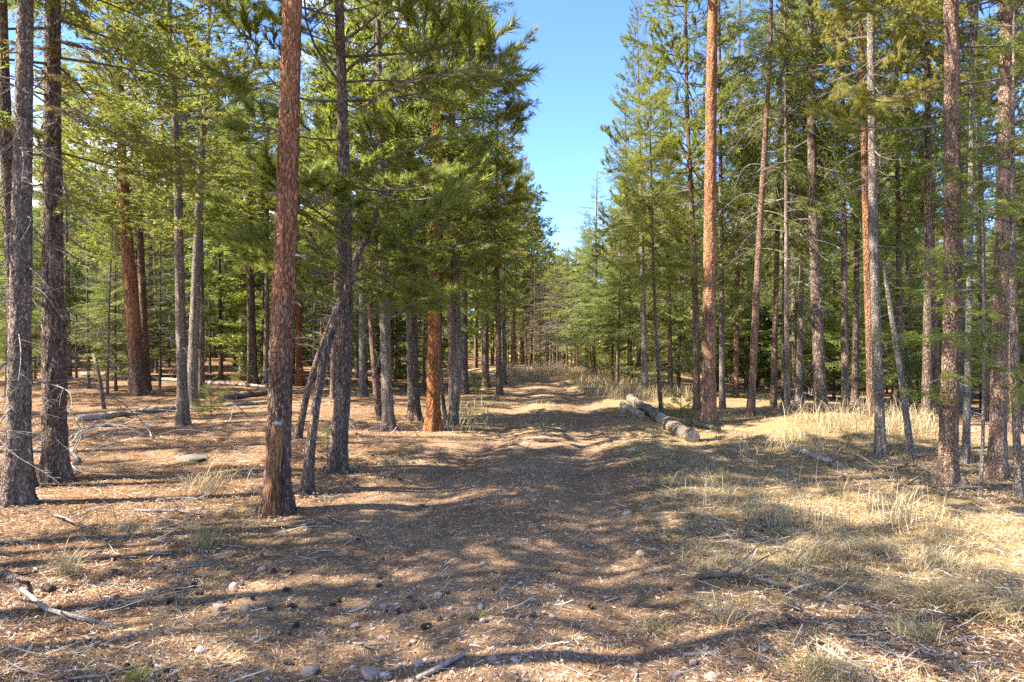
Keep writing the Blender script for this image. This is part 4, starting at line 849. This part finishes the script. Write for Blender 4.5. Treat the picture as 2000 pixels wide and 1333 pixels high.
fallen('fallen_branch', 'branch', (400, 1310), (450, 1300), 6, 'short pale twig at the shadow edge near bottom left', SG, M_DEADWOOD, .02, 0, False, 0, .8, 7, 0, 30)
fallen('fallen_branch', 'branch', (1840, 968), (1905, 958), 6, 'bleached branch across the foot of the stout brown trunk', SG, M_GREYTWIG, .05, 5, False, .05, .5, 7, 0, 31, .5)
fallen('fallen_branch', 'branch', (1745, 955), (1850, 965), 6, 'lowest branch of the brush pile by the stout brown trunk', SG, M_TWIG, .06, 8, False, .07, .4, 7, 0, 32, .7)
fallen('fallen_branch', 'branch', (1725, 925), (1835, 958), 5, 'arched reddish branch on top of the brush pile', SG, M_TWIG, -.1, 9, False, .16, .4, 7, 0, 33, .6)
fallen('fallen_branch', 'branch', (1800, 978), (1690, 950), 5, 'dark twiggy branch at the left of the brush pile', SG, M_TWIG, .06, 9, False, .10, .4, 7, 0, 34, .6)
fallen('fallen_branch', 'branch', (150, 905), (60, 880), 6, 'crooked bleached branch between the two near left firs', SG, M_GREYTWIG, .1, 8, False, .12, .4, 7, 0, 35, .7)
fallen('fallen_branch', 'branch', (140, 868), (265, 838), 5, 'twiggy bleached branch right of the stout dark fir', SG, M_GREYTWIG, -.1, 9, False, .12, .4, 7, 0, 36, .7)
fallen('fallen_branch', 'branch', (215, 812), (322, 818), 5, 'tangle of bleached twigs in front of the long pale log', SG, M_GREYTWIG, .08, 9, False, .1, .4, 7, 0, 37, .7)
fallen('fallen_branch', 'branch', (1730, 1200), (1660, 1180), 5, 'thin dead twig below the grey branch tip in the grass', SG, M_GREYTWIG, .05, 2, False, .01, .5, 7, 0, 38)
fallen('fallen_branch', 'branch', (1630, 1265), (1720, 1330), 7, 'grey crooked stick in the shade at lower right', SG, M_GREYTWIG, .08, 3, False, .01, .7, 7, 0, 39, .2)
# leaning dead stem left
pL = ground_at(205, 800); tl_ = root('dead_tree', pL); top_ = at_depth(182, 690, pL[1]) - pL
V, T = tube(np.array([[0, 0, -.1], top_ * .5 + [.03, 0, 0], top_]), [.05, .042, .034], 10); obj('trunk', mk_mesh('trunk', V, T, B_GREY, None, None, True), tl_)
add_crown(tl_, 'stubs2', np.array([[0, 0, 0], top_]), .2, float(top_[2]), .8, 1., 'bare_twigs'); tag(tl_, 'short bleached leaning dead stem behind the long pale log', 'dead tree', SP_GRP['dead'])

# ------------------------------------------------------------------ seedling, juniper, boulder
def bush(px, py, key, s, name, label, cat, group=None):
    p = ground_at(px, py); t = root(name, p, random.uniform(0, 6)); c = obj('foliage', CR[key][0], t); c.scale = (s, s, s * .9); 
    V, T = tube(np.array([[0, 0, -.05], [0, 0, .5 * s]]), [.012, .006], 6); obj('stem', mk_mesh('stem', V, T, M_TWIG), t); tag(t, label, cat, group)
bush(412, 812, 'baby', 1.15, 'fir_seedling', 'small light-green fir seedling beside the straight grey pine', 'seedling')
bush(472, 745, 'baby', 1.1, 'juniper_bush', 'low green juniper left of the dark twin trunk', 'shrub', 'low juniper bushes')
bush(512, 752, 'baby', 1.2, 'juniper_bush', 'low green juniper right of the dark twin trunk', 'shrub', 'low juniper bushes')
bush(1330, 818, 'baby', 1.0, 'juniper_bush', 'green low shrub growing over the mossy log', 'shrub', 'low juniper bushes')
bush(925, 768, 'baby', 1.2, 'juniper_bush', 'dark low shrub at the foot of the straight dark fir', 'shrub', 'low juniper bushes')
bush(640, 880, 'baby', .6, 'fir_seedling', 'tiny seedling between the bending stem and the low-boughed pine', 'seedling')

def ico(sub=1):
    t = (1 + 5 ** .5) / 2
    V = norm(np.array([[-1, t, 0], [1, t, 0], [-1, -t, 0], [1, -t, 0], [0, -1, t], [0, 1, t], [0, -1, -t], [0, 1, -t], [t, 0, -1], [t, 0, 1], [-t, 0, -1], [-t, 0, 1]], float))
    T = np.array([[0, 11, 5], [0, 5, 1], [0, 1, 7], [0, 7, 10], [0, 10, 11], [1, 5, 9], [5, 11, 4], [11, 10, 2], [10, 7, 6], [7, 1, 8], [3, 9, 4], [3, 4, 2], [3, 2, 6], [3, 6, 8], [3, 8, 9], [4, 9, 5], [2, 4, 11], [6, 2, 10], [8, 6, 7], [9, 8, 1]])
    for _ in range(sub):
        vs = [tuple(v) for v in V]; ix = {}; out = []
        def mid(a, b):
            k = (min(a, b), max(a, b))
            if k not in ix: m = (np.array(vs[a]) + np.array(vs[b])) / 2; m /= np.linalg.norm(m); vs.append(tuple(m)); ix[k] = len(vs) - 1
            return ix[k]
        for a, b, c in T: x, y, z = mid(a, b), mid(b, c), mid(c, a); out += [[a, x, z], [b, y, x], [c, z, y], [x, y, z]]
        V, T = np.array(vs), np.array(out)
    return V, T
IC0, IC1, IC2 = ico(0), ico(1), ico(2)
def rock_shape(rg, base, flat=.65, cuts=7):
    V = base[0].copy()
    for _ in range(cuts):
        n = norm(rg.normal(size=3)[None])[0]; c = rg.uniform(.45, .85); s = V @ n; V = V - np.maximum(s - c, 0)[:, None] * n[None] * .95
    V *= np.array([rg.uniform(.8, 1.25), rg.uniform(.8, 1.1), flat * rg.uniform(.8, 1.2)]); V *= (1 + .06 * vnoise(V[:, 0] * 3, V[:, 1] * 3, V[:, 2] * 3, 4))[:, None]
    return V, base[1]
rgr = np.random.default_rng(5)
STONE_COL = [(.52, .37, .30), (.58, .47, .39), (.44, .33, .27), (.55, .43, .32), (.40, .35, .32), (.62, .54, .47)]
ROCKM = []
for k in range(8):
    V, T = rock_shape(rgr, IC2); ROCKM.append(mk_mesh('rock', V, T, M_STONE, None, np.broadcast_to(np.array(STONE_COL[k % 6]), (len(V), 3)), False))
p = ground_at(380, 897); t = root('boulder', p); V, T = rock_shape(rgr, IC2, .35); b = obj('rock_body', mk_mesh('rock_body', V, T, M_STONE, None, np.broadcast_to(np.array((.15, .135, .12)), (len(V), 3)), True), t); b.scale = (.26, .2, .16)
V, T = rock_shape(rgr, IC1, .3); b = obj('moss_patch', mk_mesh('moss_patch', V, T, M_LITTER, None, np.broadcast_to(np.array((.10, .10, .025)), (len(V), 3)), True), t); b.scale = (.12, .1, .08); b.location = (.10, -.15, .02)
tag(t, 'low grey mossy boulder among the needles left of the red trunk', 'boulder')
GL_ = []
for px, py, w, lab in [
    (455, 1152, 24, 'tan angular stone in the shadow left of the track'), (427, 1195, 26, 'pink flat stone at the shadow edge left of the track'), (478, 1194, 18, 'round grey-pink stone right of the pink flat stone'),
    (252, 1248, 22, 'tan upright stone in the sun at lower left'), (392, 1275, 26, 'pale pinkish block on the sunny needles at lower left'), (330, 1238, 20, 'flat white stone in the sun above the pinkish block'),
    (512, 1117, 17, 'pink stone in shade beside scattered twigs'), (336, 1140, 16, 'small pink stone in the dark shade at left'), (388, 1148, 12, 'small pale stone left of the tan angular one'),
    (857, 1169, 20, 'white block on the gravelly crown of the track'), (944, 1103, 15, 'pale upright stone on the crown of the track'), (913, 1182, 17, 'pink rounded stone on the crown of the track'),
    (938, 1188, 15, 'grey-pink pebble right of the pink rounded stone'), (943, 1218, 17, 'pale pink stone below the grey-pink pebble'), (750, 1190, 18, 'greyish stone on the left of the crown'),
    (724, 1325, 46, 'largest pink rock cut by the bottom edge'), (605, 1318, 34, 'large tan rock at the bottom left of the track'), (752, 1322, 24, 'small grey rock touching the largest pink rock'),
    (693, 1228, 20, 'pale stone in the sunny patch left of the crown'), (746, 1252, 18, 'white-grey stone in the dark middle of the track'), (820, 1300, 20, 'dark reddish stone near the bottom stick'),
    (962, 1292, 22, 'tan stone right of the bottom stick'), (1004, 1294, 18, 'flat pink stone right of the tan one'), (1225, 1005, 18, 'reddish stone at the right edge of the rut'),
    (1250, 1085, 20, 'white flat stone at the grassy edge of the track'), (1078, 1208, 14, 'pale pebble in the right rut'), (1492, 1272, 22, 'pinkish stone in the shade at lower right'),
    (1482, 1193, 15, 'pale stone below the fallen branch at right'), (1645, 1190, 20, 'flat grey stone under the branch tip'), (1382, 1268, 18, 'flat white stone near the short straight stick'),
    (1355, 1302, 22, 'tan stone at the lower right bottom edge'), (1320, 1325, 24, 'pale stone cut by the bottom edge right of centre'), (1388, 1328, 30, 'pinkish rock at the bottom edge right of centre'),
    (1240, 1320, 22, 'pale flat stone on the sunny bottom right of the track'), (1345, 1145, 14, 'pale stone left of the fallen branch'), (1572, 1270, 12, 'small orange stone at lower right'), (690, 1310, 18, 'tan stone left above the largest pink rock'), (1935, 905, 10, 'dark stone by the foot of the broad pinkish trunk')]:
    GL_ += [(px, py, lab)] if len(lab.split()) <= 10 else []; p = ground_at(px, py); r = w / 2 / F * p[1]; o = obj('rock', ROCKM[random.randrange(8)]); o.location = p + np.array([0, 0, r * .25]); o.scale = (r, r, r); o.rotation_euler = (random.uniform(-.3, .3), random.uniform(-.3, .3), random.uniform(0, 6.28)); tag(o, lab, 'stone', 'loose stones on the ground')

# ------------------------------------------------------------------ loose cover: gravel, needles, chips, cones
def scatter(n, fn, seed, ymin=2.7, ymax=14., pw=1.0):
    """points on the ground inside the view, denser near; fn(x, y) = keep probability"""
    rg = np.random.default_rng(seed); out = []
    while sum(map(len, out)) < n:
        m = n * 2; y = ymin * (ymax / ymin) ** (rg.random(m) ** pw); x = rg.uniform(-.83, .83, m) * y; k = rg.random(m) < fn(x, y); out.append(np.stack([x[k], y[k]], -1))
    P = np.concatenate(out)[:n]; return np.concatenate([P, terrain(P[:, 0], P[:, 1])[:, None]], 1), rg
# gravel
P, rg = scatter(5200, lambda x, y: np.clip(trail_mask(x, y) * (.35 + .9 * np.exp(-((x - trail_x(y) + .05) / .6) ** 2)) * (.6 + fbm(x, y, 0, 3)) + .10 + .15 * sstep(0, 1.5, x), 0, 1), 11, ymax=12)
mbg = MB(); shapes = [rock_shape(rg, IC0, .7, 4) for _ in range(12)]
for k, (V, T) in enumerate(shapes):
    Pk = P[k::12]; N = len(Pk); s = .005 + .013 * rg.random(N) ** 4; a = rg.uniform(0, 6.28, N); ca, sa = np.cos(a), np.sin(a)
    X = V[None, :, 0] * ca[:, None] - V[None, :, 1] * sa[:, None]; Y = V[None, :, 0] * sa[:, None] + V[None, :, 1] * ca[:, None]
    VV = np.stack([X, Y, np.broadcast_to(V[None, :, 2], X.shape)], -1) * s[:, None, None] + Pk[:, None, :] + np.array([0, 0, .3])[None, None] * s[:, None, None]
    TT = (np.arange(N)[:, None, None] * len(V) + T[None]).reshape(-1, 3); cc = np.array(STONE_COL)[rg.integers(0, 6, N)] * rg.uniform(.35, .9, N)[:, None]
    mbg.add(VV.reshape(-1, 3), TT, 0, np.repeat(cc, len(V), 0))
o = obj('gravel', mbg.mesh('gravel', [M_STONE])); tag(o, 'small pink and grey gravel strewn over the track and verge', 'gravel', None, 'stuff')
# needle litter
def flakes(P, rg, ln, w, cols, lift=.012, tilt=.25, sharp=True):
    N = len(P); a = rg.uniform(0, 6.28, N); d = np.stack([np.cos(a), np.sin(a), rg.normal(size=N) * tilt], -1); d = norm(d); s = norm(np.cross(d, np.array([0, 0, 1.]) + rg.normal(size=(N, 3)) * .5))
    b = P + np.array([0, 0, 1.]) * (rg.random(N) * lift + .002)[:, None]; ln = np.reshape(ln, (-1, 1)); w = np.reshape(w, (-1, 1))
    if sharp: V = np.stack([b - d * ln / 2 - s * w / 2, b - d * ln / 2 + s * w / 2, b + d * ln / 2 + s * w * .2], 1); T = np.arange(N * 3).reshape(-1, 3); m = 3
    else:
        V = np.stack([b - d * ln / 2, b + s * w / 2 - d * ln * .1, b + d * ln / 2, b - s * w / 2 + d * ln * .1], 1); m = 4
        T = (np.arange(N)[:, None, None] * 4 + np.array([[0, 1, 2], [0, 2, 3]])[None]).reshape(-1, 3)
    c = np.array(cols)[rg.integers(0, len(cols), N)] * rg.uniform(.7, 1.2, (N, 1)); return V.reshape(-1, 3), T, np.repeat(c, m, 0)
P, rg = scatter(115000, lambda x, y: (.30 + .7 * (1 - trail_mask(x, y)) * (1 - .6 * grass_mask(x, y))) * (.30 + .7 * sstep(-.35, .35, fbm(x * 1.6, y * 1.6, 0, 91, 3))), 12, ymax=17)
V, T, C = flakes(P, rg, rg.uniform(.03, .085, len(P)), .0032 * (1 + .10 * P[:, 1]), [(.44, .26, .14), (.36, .19, .095), (.55, .38, .23), (.28, .155, .085), (.66, .54, .40), (.17, .105, .07), (.22, .13, .08), (.62, .50, .37)])
o = obj('needle_litter', mk_mesh('needle_litter', V, T, [M_LITTER], None, C)); tag(o, 'fallen brown pine needles covering the forest floor', 'needle litter', None, 'stuff')
P, rg = scatter(22000, lambda x, y: .25 + .75 * (1 - trail_mask(x, y)) * (1 - .6 * grass_mask(x, y)), 13, ymax=13)
Hp = []
for tx, ty, *_ in LAND:
    if ty < 17: n_ = 240 if ty < 11 else 120; a_ = rg.uniform(0, 6.28, n_); r_ = .12 + np.abs(rg.normal(size=n_)) * .22; Hp.append(np.stack([tx + r_ * np.cos(a_), ty + r_ * np.sin(a_)], -1))
Hp = np.concatenate(Hp); Hp = np.concatenate([Hp, terrain(Hp[:, 0], Hp[:, 1])[:, None] + .02 * rg.random((len(Hp), 1))], 1); P = np.concatenate([P, Hp])
V, T, C = flakes(P, rg, .010 + .034 * rg.random(len(P)) ** 2, .006 + .015 * rg.random(len(P)) ** 2, [(.55, .40, .27), (.44, .27, .16), (.66, .55, .43), (.30, .18, .11), (.14, .10, .085), (.50, .30, .16)], .02, .35, False)
o = obj('bark_chips', mk_mesh('bark_chips', V, T, [M_LITTER], None, C)); tag(o, 'flaked bark and dead leaf chips strewn among the needles', 'bark chips', None, 'stuff')
# loose twigs
P, rg = scatter(4200, lambda x, y: .12 + .88 * (1 - trail_mask(x, y)), 14, ymax=26)
N = len(P); a = rg.uniform(0, 6.28, N); ln = .05 + .22 * rg.random(N) ** 2; d = np.stack([np.cos(a), np.sin(a), rg.uniform(-.02, .22, N)], -1); mid = P + [0, 0, .008] + d * ln[:, None] * .5; e = mid + (d + rg.normal(size=(N, 3)) * .22) * ln[:, None] * .5
r = rg.uniform(.0018, .004, N) * (1 + .05 * P[:, 1]); V1, T1 = sticks(P + [0, 0, .006], mid, r, r * .85); V2, T2 = sticks(mid, e, r * .85, r * .5)
cc = np.array([(.46, .41, .36), (.36, .31, .26), (.24, .19, .155), (.56, .50, .43)])[rg.integers(0, 4, N)]; mbt = MB(); mbt.add(V1, T1, 0, np.repeat(cc, 6, 0)); mbt.add(V2, T2, 0, np.repeat(cc, 6, 0))
o = obj('twig_litter', mbt.mesh('twig_litter', [M_LITTER])); tag(o, 'small bleached twigs scattered over the forest floor', 'twigs', None, 'stuff')
mbb = MB(); rgw = np.random.default_rng(44); nb_ = 0
while nb_ < 150:
    y = 8.5 * (36 / 8.5) ** rgw.random(); x = (rgw.uniform(-.80, -.12) if rgw.random() < .72 else rgw.uniform(.26, .8)) * y
    if abs(x - float(trail_x(y))) < 2.4 or (x > 0 and y < 12.5): continue
    arr = DEADB[rgw.integers(6)]; V, T, *_ = place(arr, rgw.uniform(0, 6.28), rgw.uniform(-.05, .35), rgw.uniform(-1.5, 1.5), rgw.uniform(.5, 1.35), (0, 0, 0), 0)
    V = V + [x, y, 0]; g = terrain(V[:, 0], V[:, 1]); V[:, 2] = g + np.maximum(V[:, 2] * .75, -.015) + .03
    mbb.add(V, T, 0, np.array([(.40, .35, .30), (.30, .25, .21), (.50, .45, .39), (.22, .17, .14)][rgw.integers(4)])); nb_ += 1
o = obj('brushwood', mbb.mesh('brushwood', [M_LITTER])); tag(o, 'tangled dead twigs and brushwood lying about the forest floor', 'brushwood', None, 'stuff')
# pine cones
def cone_mesh():
    mb = MB(); n = 9
    for i in range(n):
        f = i / (n - 1); z = f * 2 - 1; rr = (1 - abs(z + .15) ** 2.2 * .75) * .62; k = 7
        for j in range(k):
            a = 6.283 * (j + .5 * (i % 2)) / k; o_ = np.array([math.cos(a), math.sin(a), 0]); s_ = np.array([-math.sin(a), math.cos(a), 0])
            b = o_ * rr * .45 + [0, 0, z]; tip = o_ * rr * 1.15 + [0, 0, z + .18]
            mb.add(np.array([b - s_ * .18, b + s_ * .18, tip + s_ * .2, tip - s_ * .2, tip + [0, 0, .12] + o_ * .04]), [[0, 1, 2], [0, 2, 3], [3, 2, 4]], 0, (.13, .095, .075) if (i + j) % 3 else (.20, .15, .12))
    V, T = IC0; mb.add(V * [.42, .42, .95], T, 0, (.06, .045, .035)); return mb.mesh('pine_cone', [M_CONE])
GL = GL_ + [(1930, 1180, 'large matted tussock at the right edge'), (1800, 1175, 'flattened straw tussock'), (1600, 1320, 'yellow-green tussock at the bottom edge'), (1790, 1250, 'thin tussock at lower right'), (1675, 1300, 'crooked grey stick at lower right'), (1630, 1160, 'grey branch tip'), (1415, 1215, 'small yellow tussock'), (1369, 1283, 'short straight stick'), (1572, 1270, 'small orange stone'), (1492, 1272, 'pinkish stone in the shade'), (1990, 1215, 'pale tussock cut by the right edge'), (1830, 1105, 'pale tussock above the matted one')]; CLAB = set(); CONE = cone_mesh(); rgc = np.random.default_rng(31)
zones = [((1560, 1180, 1990, 1330), 30, 'dark weathered pine cone in the shade at the lower right corner'), ((180, 1080, 620, 1190), 26, 'dark pine cone in the shadow band left of the track'), ((0, 1220, 640, 1325), 14, 'pine cone on the sunny needles at lower left'),
         ((640, 960, 1200, 1230), 22, 'small dark pine cone lying on the track'), ((1230, 1000, 1560, 1200), 16, 'pine cone half hidden in the grass beside the track'), ((640, 880, 1000, 960), 14, 'dark pine cone on the left verge near the rust-orange trunk')]
for (x0, y0, x1, y1), n, lab in zones:
    cl = [(rgc.uniform(x0, x1), rgc.uniform(y0, y1)) for _ in range(max(2, n // 5))]
    for k in range(n):
        c = cl[k % len(cl)]; px, py = (c[0] + rgc.normal() * 34, c[1] + rgc.normal() * 16) if k % 2 else (rgc.uniform(x0, x1), rgc.uniform(y0, y1))
        py = min(max(py, 800), 1332); lm = min(GL, key=lambda g: (g[0] - px) ** 2 + 4 * (g[1] - py) ** 2); dx, dy = px - lm[0], py - lm[1]
        for lm in sorted(GL, key=lambda g: (g[0] - px) ** 2 + 4 * (g[1] - py) ** 2):
            dx, dy = px - lm[0], py - lm[1]; lab = 'dark pine cone ' + ('just left of' if dx < 0 else 'just right of') * (abs(dx) > abs(dy)) + ('below' if dy > 0 else 'above') * (abs(dx) <= abs(dy)) + ' the ' + lm[2]
            if lab not in CLAB and len(lab.split()) <= 16: break
        CLAB.add(lab)
        ''' ('just left of' if dx < 0 else 'just right of') * (abs(dx) > abs(dy)) + ('below' if dy > 0 else 'above') * (abs(dx) <= abs(dy)) + ' the ' + lm[2]'''
        p = ground_at(px, py); s = rgc.uniform(.017, .027); o = obj('pine_cone', CONE); o.location = p + np.array([0, 0, s * .55]); o.scale = (s, s, s * 1.15)
        o.rotation_euler = (R(90) + rgc.normal() * .4, rgc.normal() * .3, rgc.uniform(0, 6.28)); tag(o, lab, 'pine cone', 'pine cones on the ground')

# ------------------------------------------------------------------ grass
STRAW = [(.49, .395, .235), (.42, .325, .18), (.55, .46, .30), (.34, .26, .15), (.29, .245, .125)]
GREEN = [(.20, .24, .06), (.28, .29, .09), (.34, .32, .12)]
def blades(P, rg, ln, w, lean, az, cols, mb, curl=.9):
    N = len(P); hd = np.stack([np.cos(az), np.sin(az), 0 * az], -1); up = np.array([0, 0, 1.]); s = np.stack([-np.sin(az), np.cos(az), 0 * az], -1)
    tw = rg.uniform(-1, 1, N)[:, None]; s = norm(s + hd * tw); ln = np.reshape(np.broadcast_to(ln, (N,)), (N, 1)); w = np.reshape(np.broadcast_to(w, (N,)), (N, 1)); le = np.reshape(np.broadcast_to(lean, (N,)), (N, 1))
    p0 = P - [0, 0, .01]; d1 = norm(up + hd * le); d2 = norm(up * (1 - curl * le * .7) + hd * (le * 1.8 + .1)); d3 = norm(up * (.7 - curl * le * 1.3) + hd * (le * 2.4 + .3))
    p1 = p0 + d1 * ln * .38; p2 = p1 + d2 * ln * .34; p3 = p2 + d3 * ln * .28
    p2[:, 2] = np.maximum(p2[:, 2], P[:, 2] + .008); p3[:, 2] = np.maximum(p3[:, 2], P[:, 2] + .004)
    V = np.stack([p0 - s * w / 2, p0 + s * w / 2, p1 - s * w * .42, p1 + s * w * .42, p2 - s * w * .28, p2 + s * w * .28, p3], 1).reshape(-1, 3)
    t = np.array([[0, 1, 3], [0, 3, 2], [2, 3, 5], [2, 5, 4], [4, 5, 6]]); T = (np.arange(N)[:, None, None] * 7 + t[None]).reshape(-1, 3)
    c = np.asarray(cols)[rg.integers(0, len(cols), N)] * rg.uniform(.75, 1.15, (N, 1)); mb.add(V, T, 0, np.repeat(c, 7, 0))
mbs = MB()
P, rg = scatter(1150, lambda x, y: grass_mask(x, y) ** 2 * (.25 + .75 * sstep(-.1, .35, fbm(x * 1.1, y * 1.1, 0, 71, 3))), 21, ymin=2.9, ymax=32., pw=1.0)
wind = .3
for i, (x, y, z) in enumerate(P):      # tufts
    n = int(rg.integers(12, 30) * (1 if y < 14 else .8)); sp_ = rg.uniform(.03, .09) * (1 + .02 * y); big = rg.random() < .2
    Q = np.stack([x + rg.normal(size=n) * sp_, y + rg.normal(size=n) * sp_], -1); Q = np.concatenate([Q, terrain(Q[:, 0], Q[:, 1])[:, None]], 1)
    cols = STRAW + GREEN[:2] if rg.random() < .22 else STRAW
    blades(Q, rg, rg.uniform(.06, .16, n) * (1.35 if big else 1), .0030 * (1 + .07 * y), rg.uniform(.6, 1.5, n), rg.uniform(0, 6.28, n), cols, mbs)
# tall stems on the banks
def tall(n, x0, x1, y0, y1, h0, h1, seed, lean=.22, cols=STRAW):
    rg = np.random.default_rng(seed); cx = rg.uniform(x0, x1, max(n // 22, 1)); cyy = rg.uniform(y0, y1, max(n // 22, 1)); k = rg.integers(0, len(cx), n)
    x = cx[k] + rg.normal(size=n) * .16; y = cyy[k] + rg.normal(size=n) * .16; Q = np.stack([x, y, terrain(x, y)], -1)
    blades(Q, rg, rg.uniform(h0, h1, n), .0045 * (1 + .06 * y), rg.uniform(.03, lean, n) * 1.6, rg.uniform(0, 6.28, n), cols, mbs, .5)
RED = [(.55, .38, .24), (.60, .45, .30), (.48, .33, .20)] + STRAW
tall(3000, -.4, 4.2, 25.5, 30, .3, .75, 51, .3, RED)
tall(2600, 2.2, 5.0, 18, 25, .2, .55, 52)
tall(1000, 5.0, 7.0, 10.4, 12.0, .2, .55, 53, .5)
tall(480, 3.9, 6.4, 9.2, 10.8, .15, .42, 54, .6)
tall(420, 3.3, 4.6, 9.2, 11.5, .12, .35, 55, .6)
tall(260, 1.8, 4.4, 5.2, 7.4, .2, .42, 56, .4)
tall(500, -1.9, -.6, 12, 17, .2, .5, 57, .3)
tall(200, -3.6, -2.2, 5.2, 7.6, .15, .38, 58, .5)
tall(260, .4, 1.2, 12, 18, .1, .25, 59, .6)
o = obj('dry_grass', mbs.mesh('dry_grass', [M_GRASS])); tag(o, 'pale dry grass matted over the right verge and along the track', 'grass', None, 'stuff')
def tussock(px, py, n, ln, spread, label, cols=STRAW, lean=(.2, .9), az=None):
    rg = np.random.default_rng(int(px * 3 + py)); p = ground_at(px, py); mb = MB(); Q = np.stack([rg.normal(size=n) * spread, rg.normal(size=n) * spread, np.zeros(n)], -1); Q[:, 2] = terrain(p[0] + Q[:, 0], p[1] + Q[:, 1]) - p[2]
    blades(Q, rg, ln * rg.uniform(.6, 1.15, n), .0042, rg.uniform(*lean, n), rg.uniform(0, 6.28, n) if az is None else rg.normal(az, .7, n), cols, mb)
    o = obj('grass_tussock', mb.mesh('grass_tussock', [M_GRASS])); o.location = p; tag(o, label, 'grass tussock', 'grass tussocks')
tussock(132, 1125, 110, .30, .035, 'straw tussock beside the half-buried log at lower left', lean=(.2, 1.0))
tussock(400, 1068, 120, .26, .06, 'greenish-straw tussock in the shadow band left of the track', STRAW + GREEN)
tussock(1758, 1020, 110, .42, .06, 'tall pale tussock below the brush pile', lean=(.05, .5))
tussock(1470, 1020, 60, .45, .06, 'tall thin straw stems in the grass right of the track', lean=(.03, .3))
tussock(1520, 1030, 50, .40, .05, 'tall thin straw stems nearer the middle of the right grass', lean=(.03, .3))
tussock(1415, 1215, 120, .16, .035, 'small yellow tussock below the thick end of the fallen branch', lean=(.2, .9))
tussock(1930, 1180, 420, .36, .14, 'large pale matted tussock at the right edge', lean=(.6, 1.3), az=3.4)
tussock(1990, 1210, 320, .36, .12, 'large pale tussock cut by the right edge', lean=(.6, 1.3), az=3.6)
tussock(1800, 1175, 260, .26, .08, 'flattened straw tussock right of the branch tip', lean=(.6, 1.3), az=3.0)
tussock(1590, 1085, 260, .24, .10, 'flattened sunny tussock above the fallen branch', lean=(.6, 1.3), az=.2)
tussock(1720, 1085, 260, .26, .11, 'flattened tussock in the sun below the tall pale tussock', lean=(.6, 1.3), az=2.6)
tussock(1830, 1105, 220, .24, .10, 'pale tussock between the tall tussock and the right edge', lean=(.5, 1.2), az=.4)
tussock(1560, 1110, 120, .20, .05, 'green-tipped tussock right above the dark branch', GREEN + STRAW, lean=(.2, .9))
tussock(1600, 1320, 240, .17, .06, 'yellow-green tussock at the bottom edge lower right', STRAW + GREEN[1:], lean=(.3, 1.))
tussock(1790, 1250, 160, .20, .05, 'thin tussock among the cones at lower right', STRAW + GREEN[1:], lean=(.3, 1.1))
tussock(1275, 1235, 90, .12, .05, 'short greenish tussock right of the curved shadow', GREEN + STRAW, lean=(.3, 1.))
tussock(265, 1332, 70, .12, .02, 'yellow-green tuft at the bottom edge left', [(.36, .34, .06), (.44, .40, .10)], lean=(.3, .9))
tussock(945, 1205, 40, .07, .02, 'tiny olive tuft on the crown of the track', GREEN, lean=(.3, 1.))
tussock(1003, 1072, 40, .07, .02, 'tiny green tuft on the sunny crown of the track', GREEN, lean=(.3, 1.))
tussock(465, 1005, 40, .14, .02, 'small sunlit yellow tuft left of the red trunk foot', [(.60, .48, .16), (.52, .40, .14)], lean=(.2, .9))
tussock(400, 960, 130, .40, .10, 'loose straw tuft behind the shaded stick left of the red trunk', lean=(.2, .9))
tussock(760, 905, 160, .22, .10, 'pale tuft on the left verge below the grey upright pine', lean=(.5, 1.2))

print('TRIS', sum(len(m.polygons) for m in bpy.data.meshes), 'OBJS', len(bpy.data.objects))
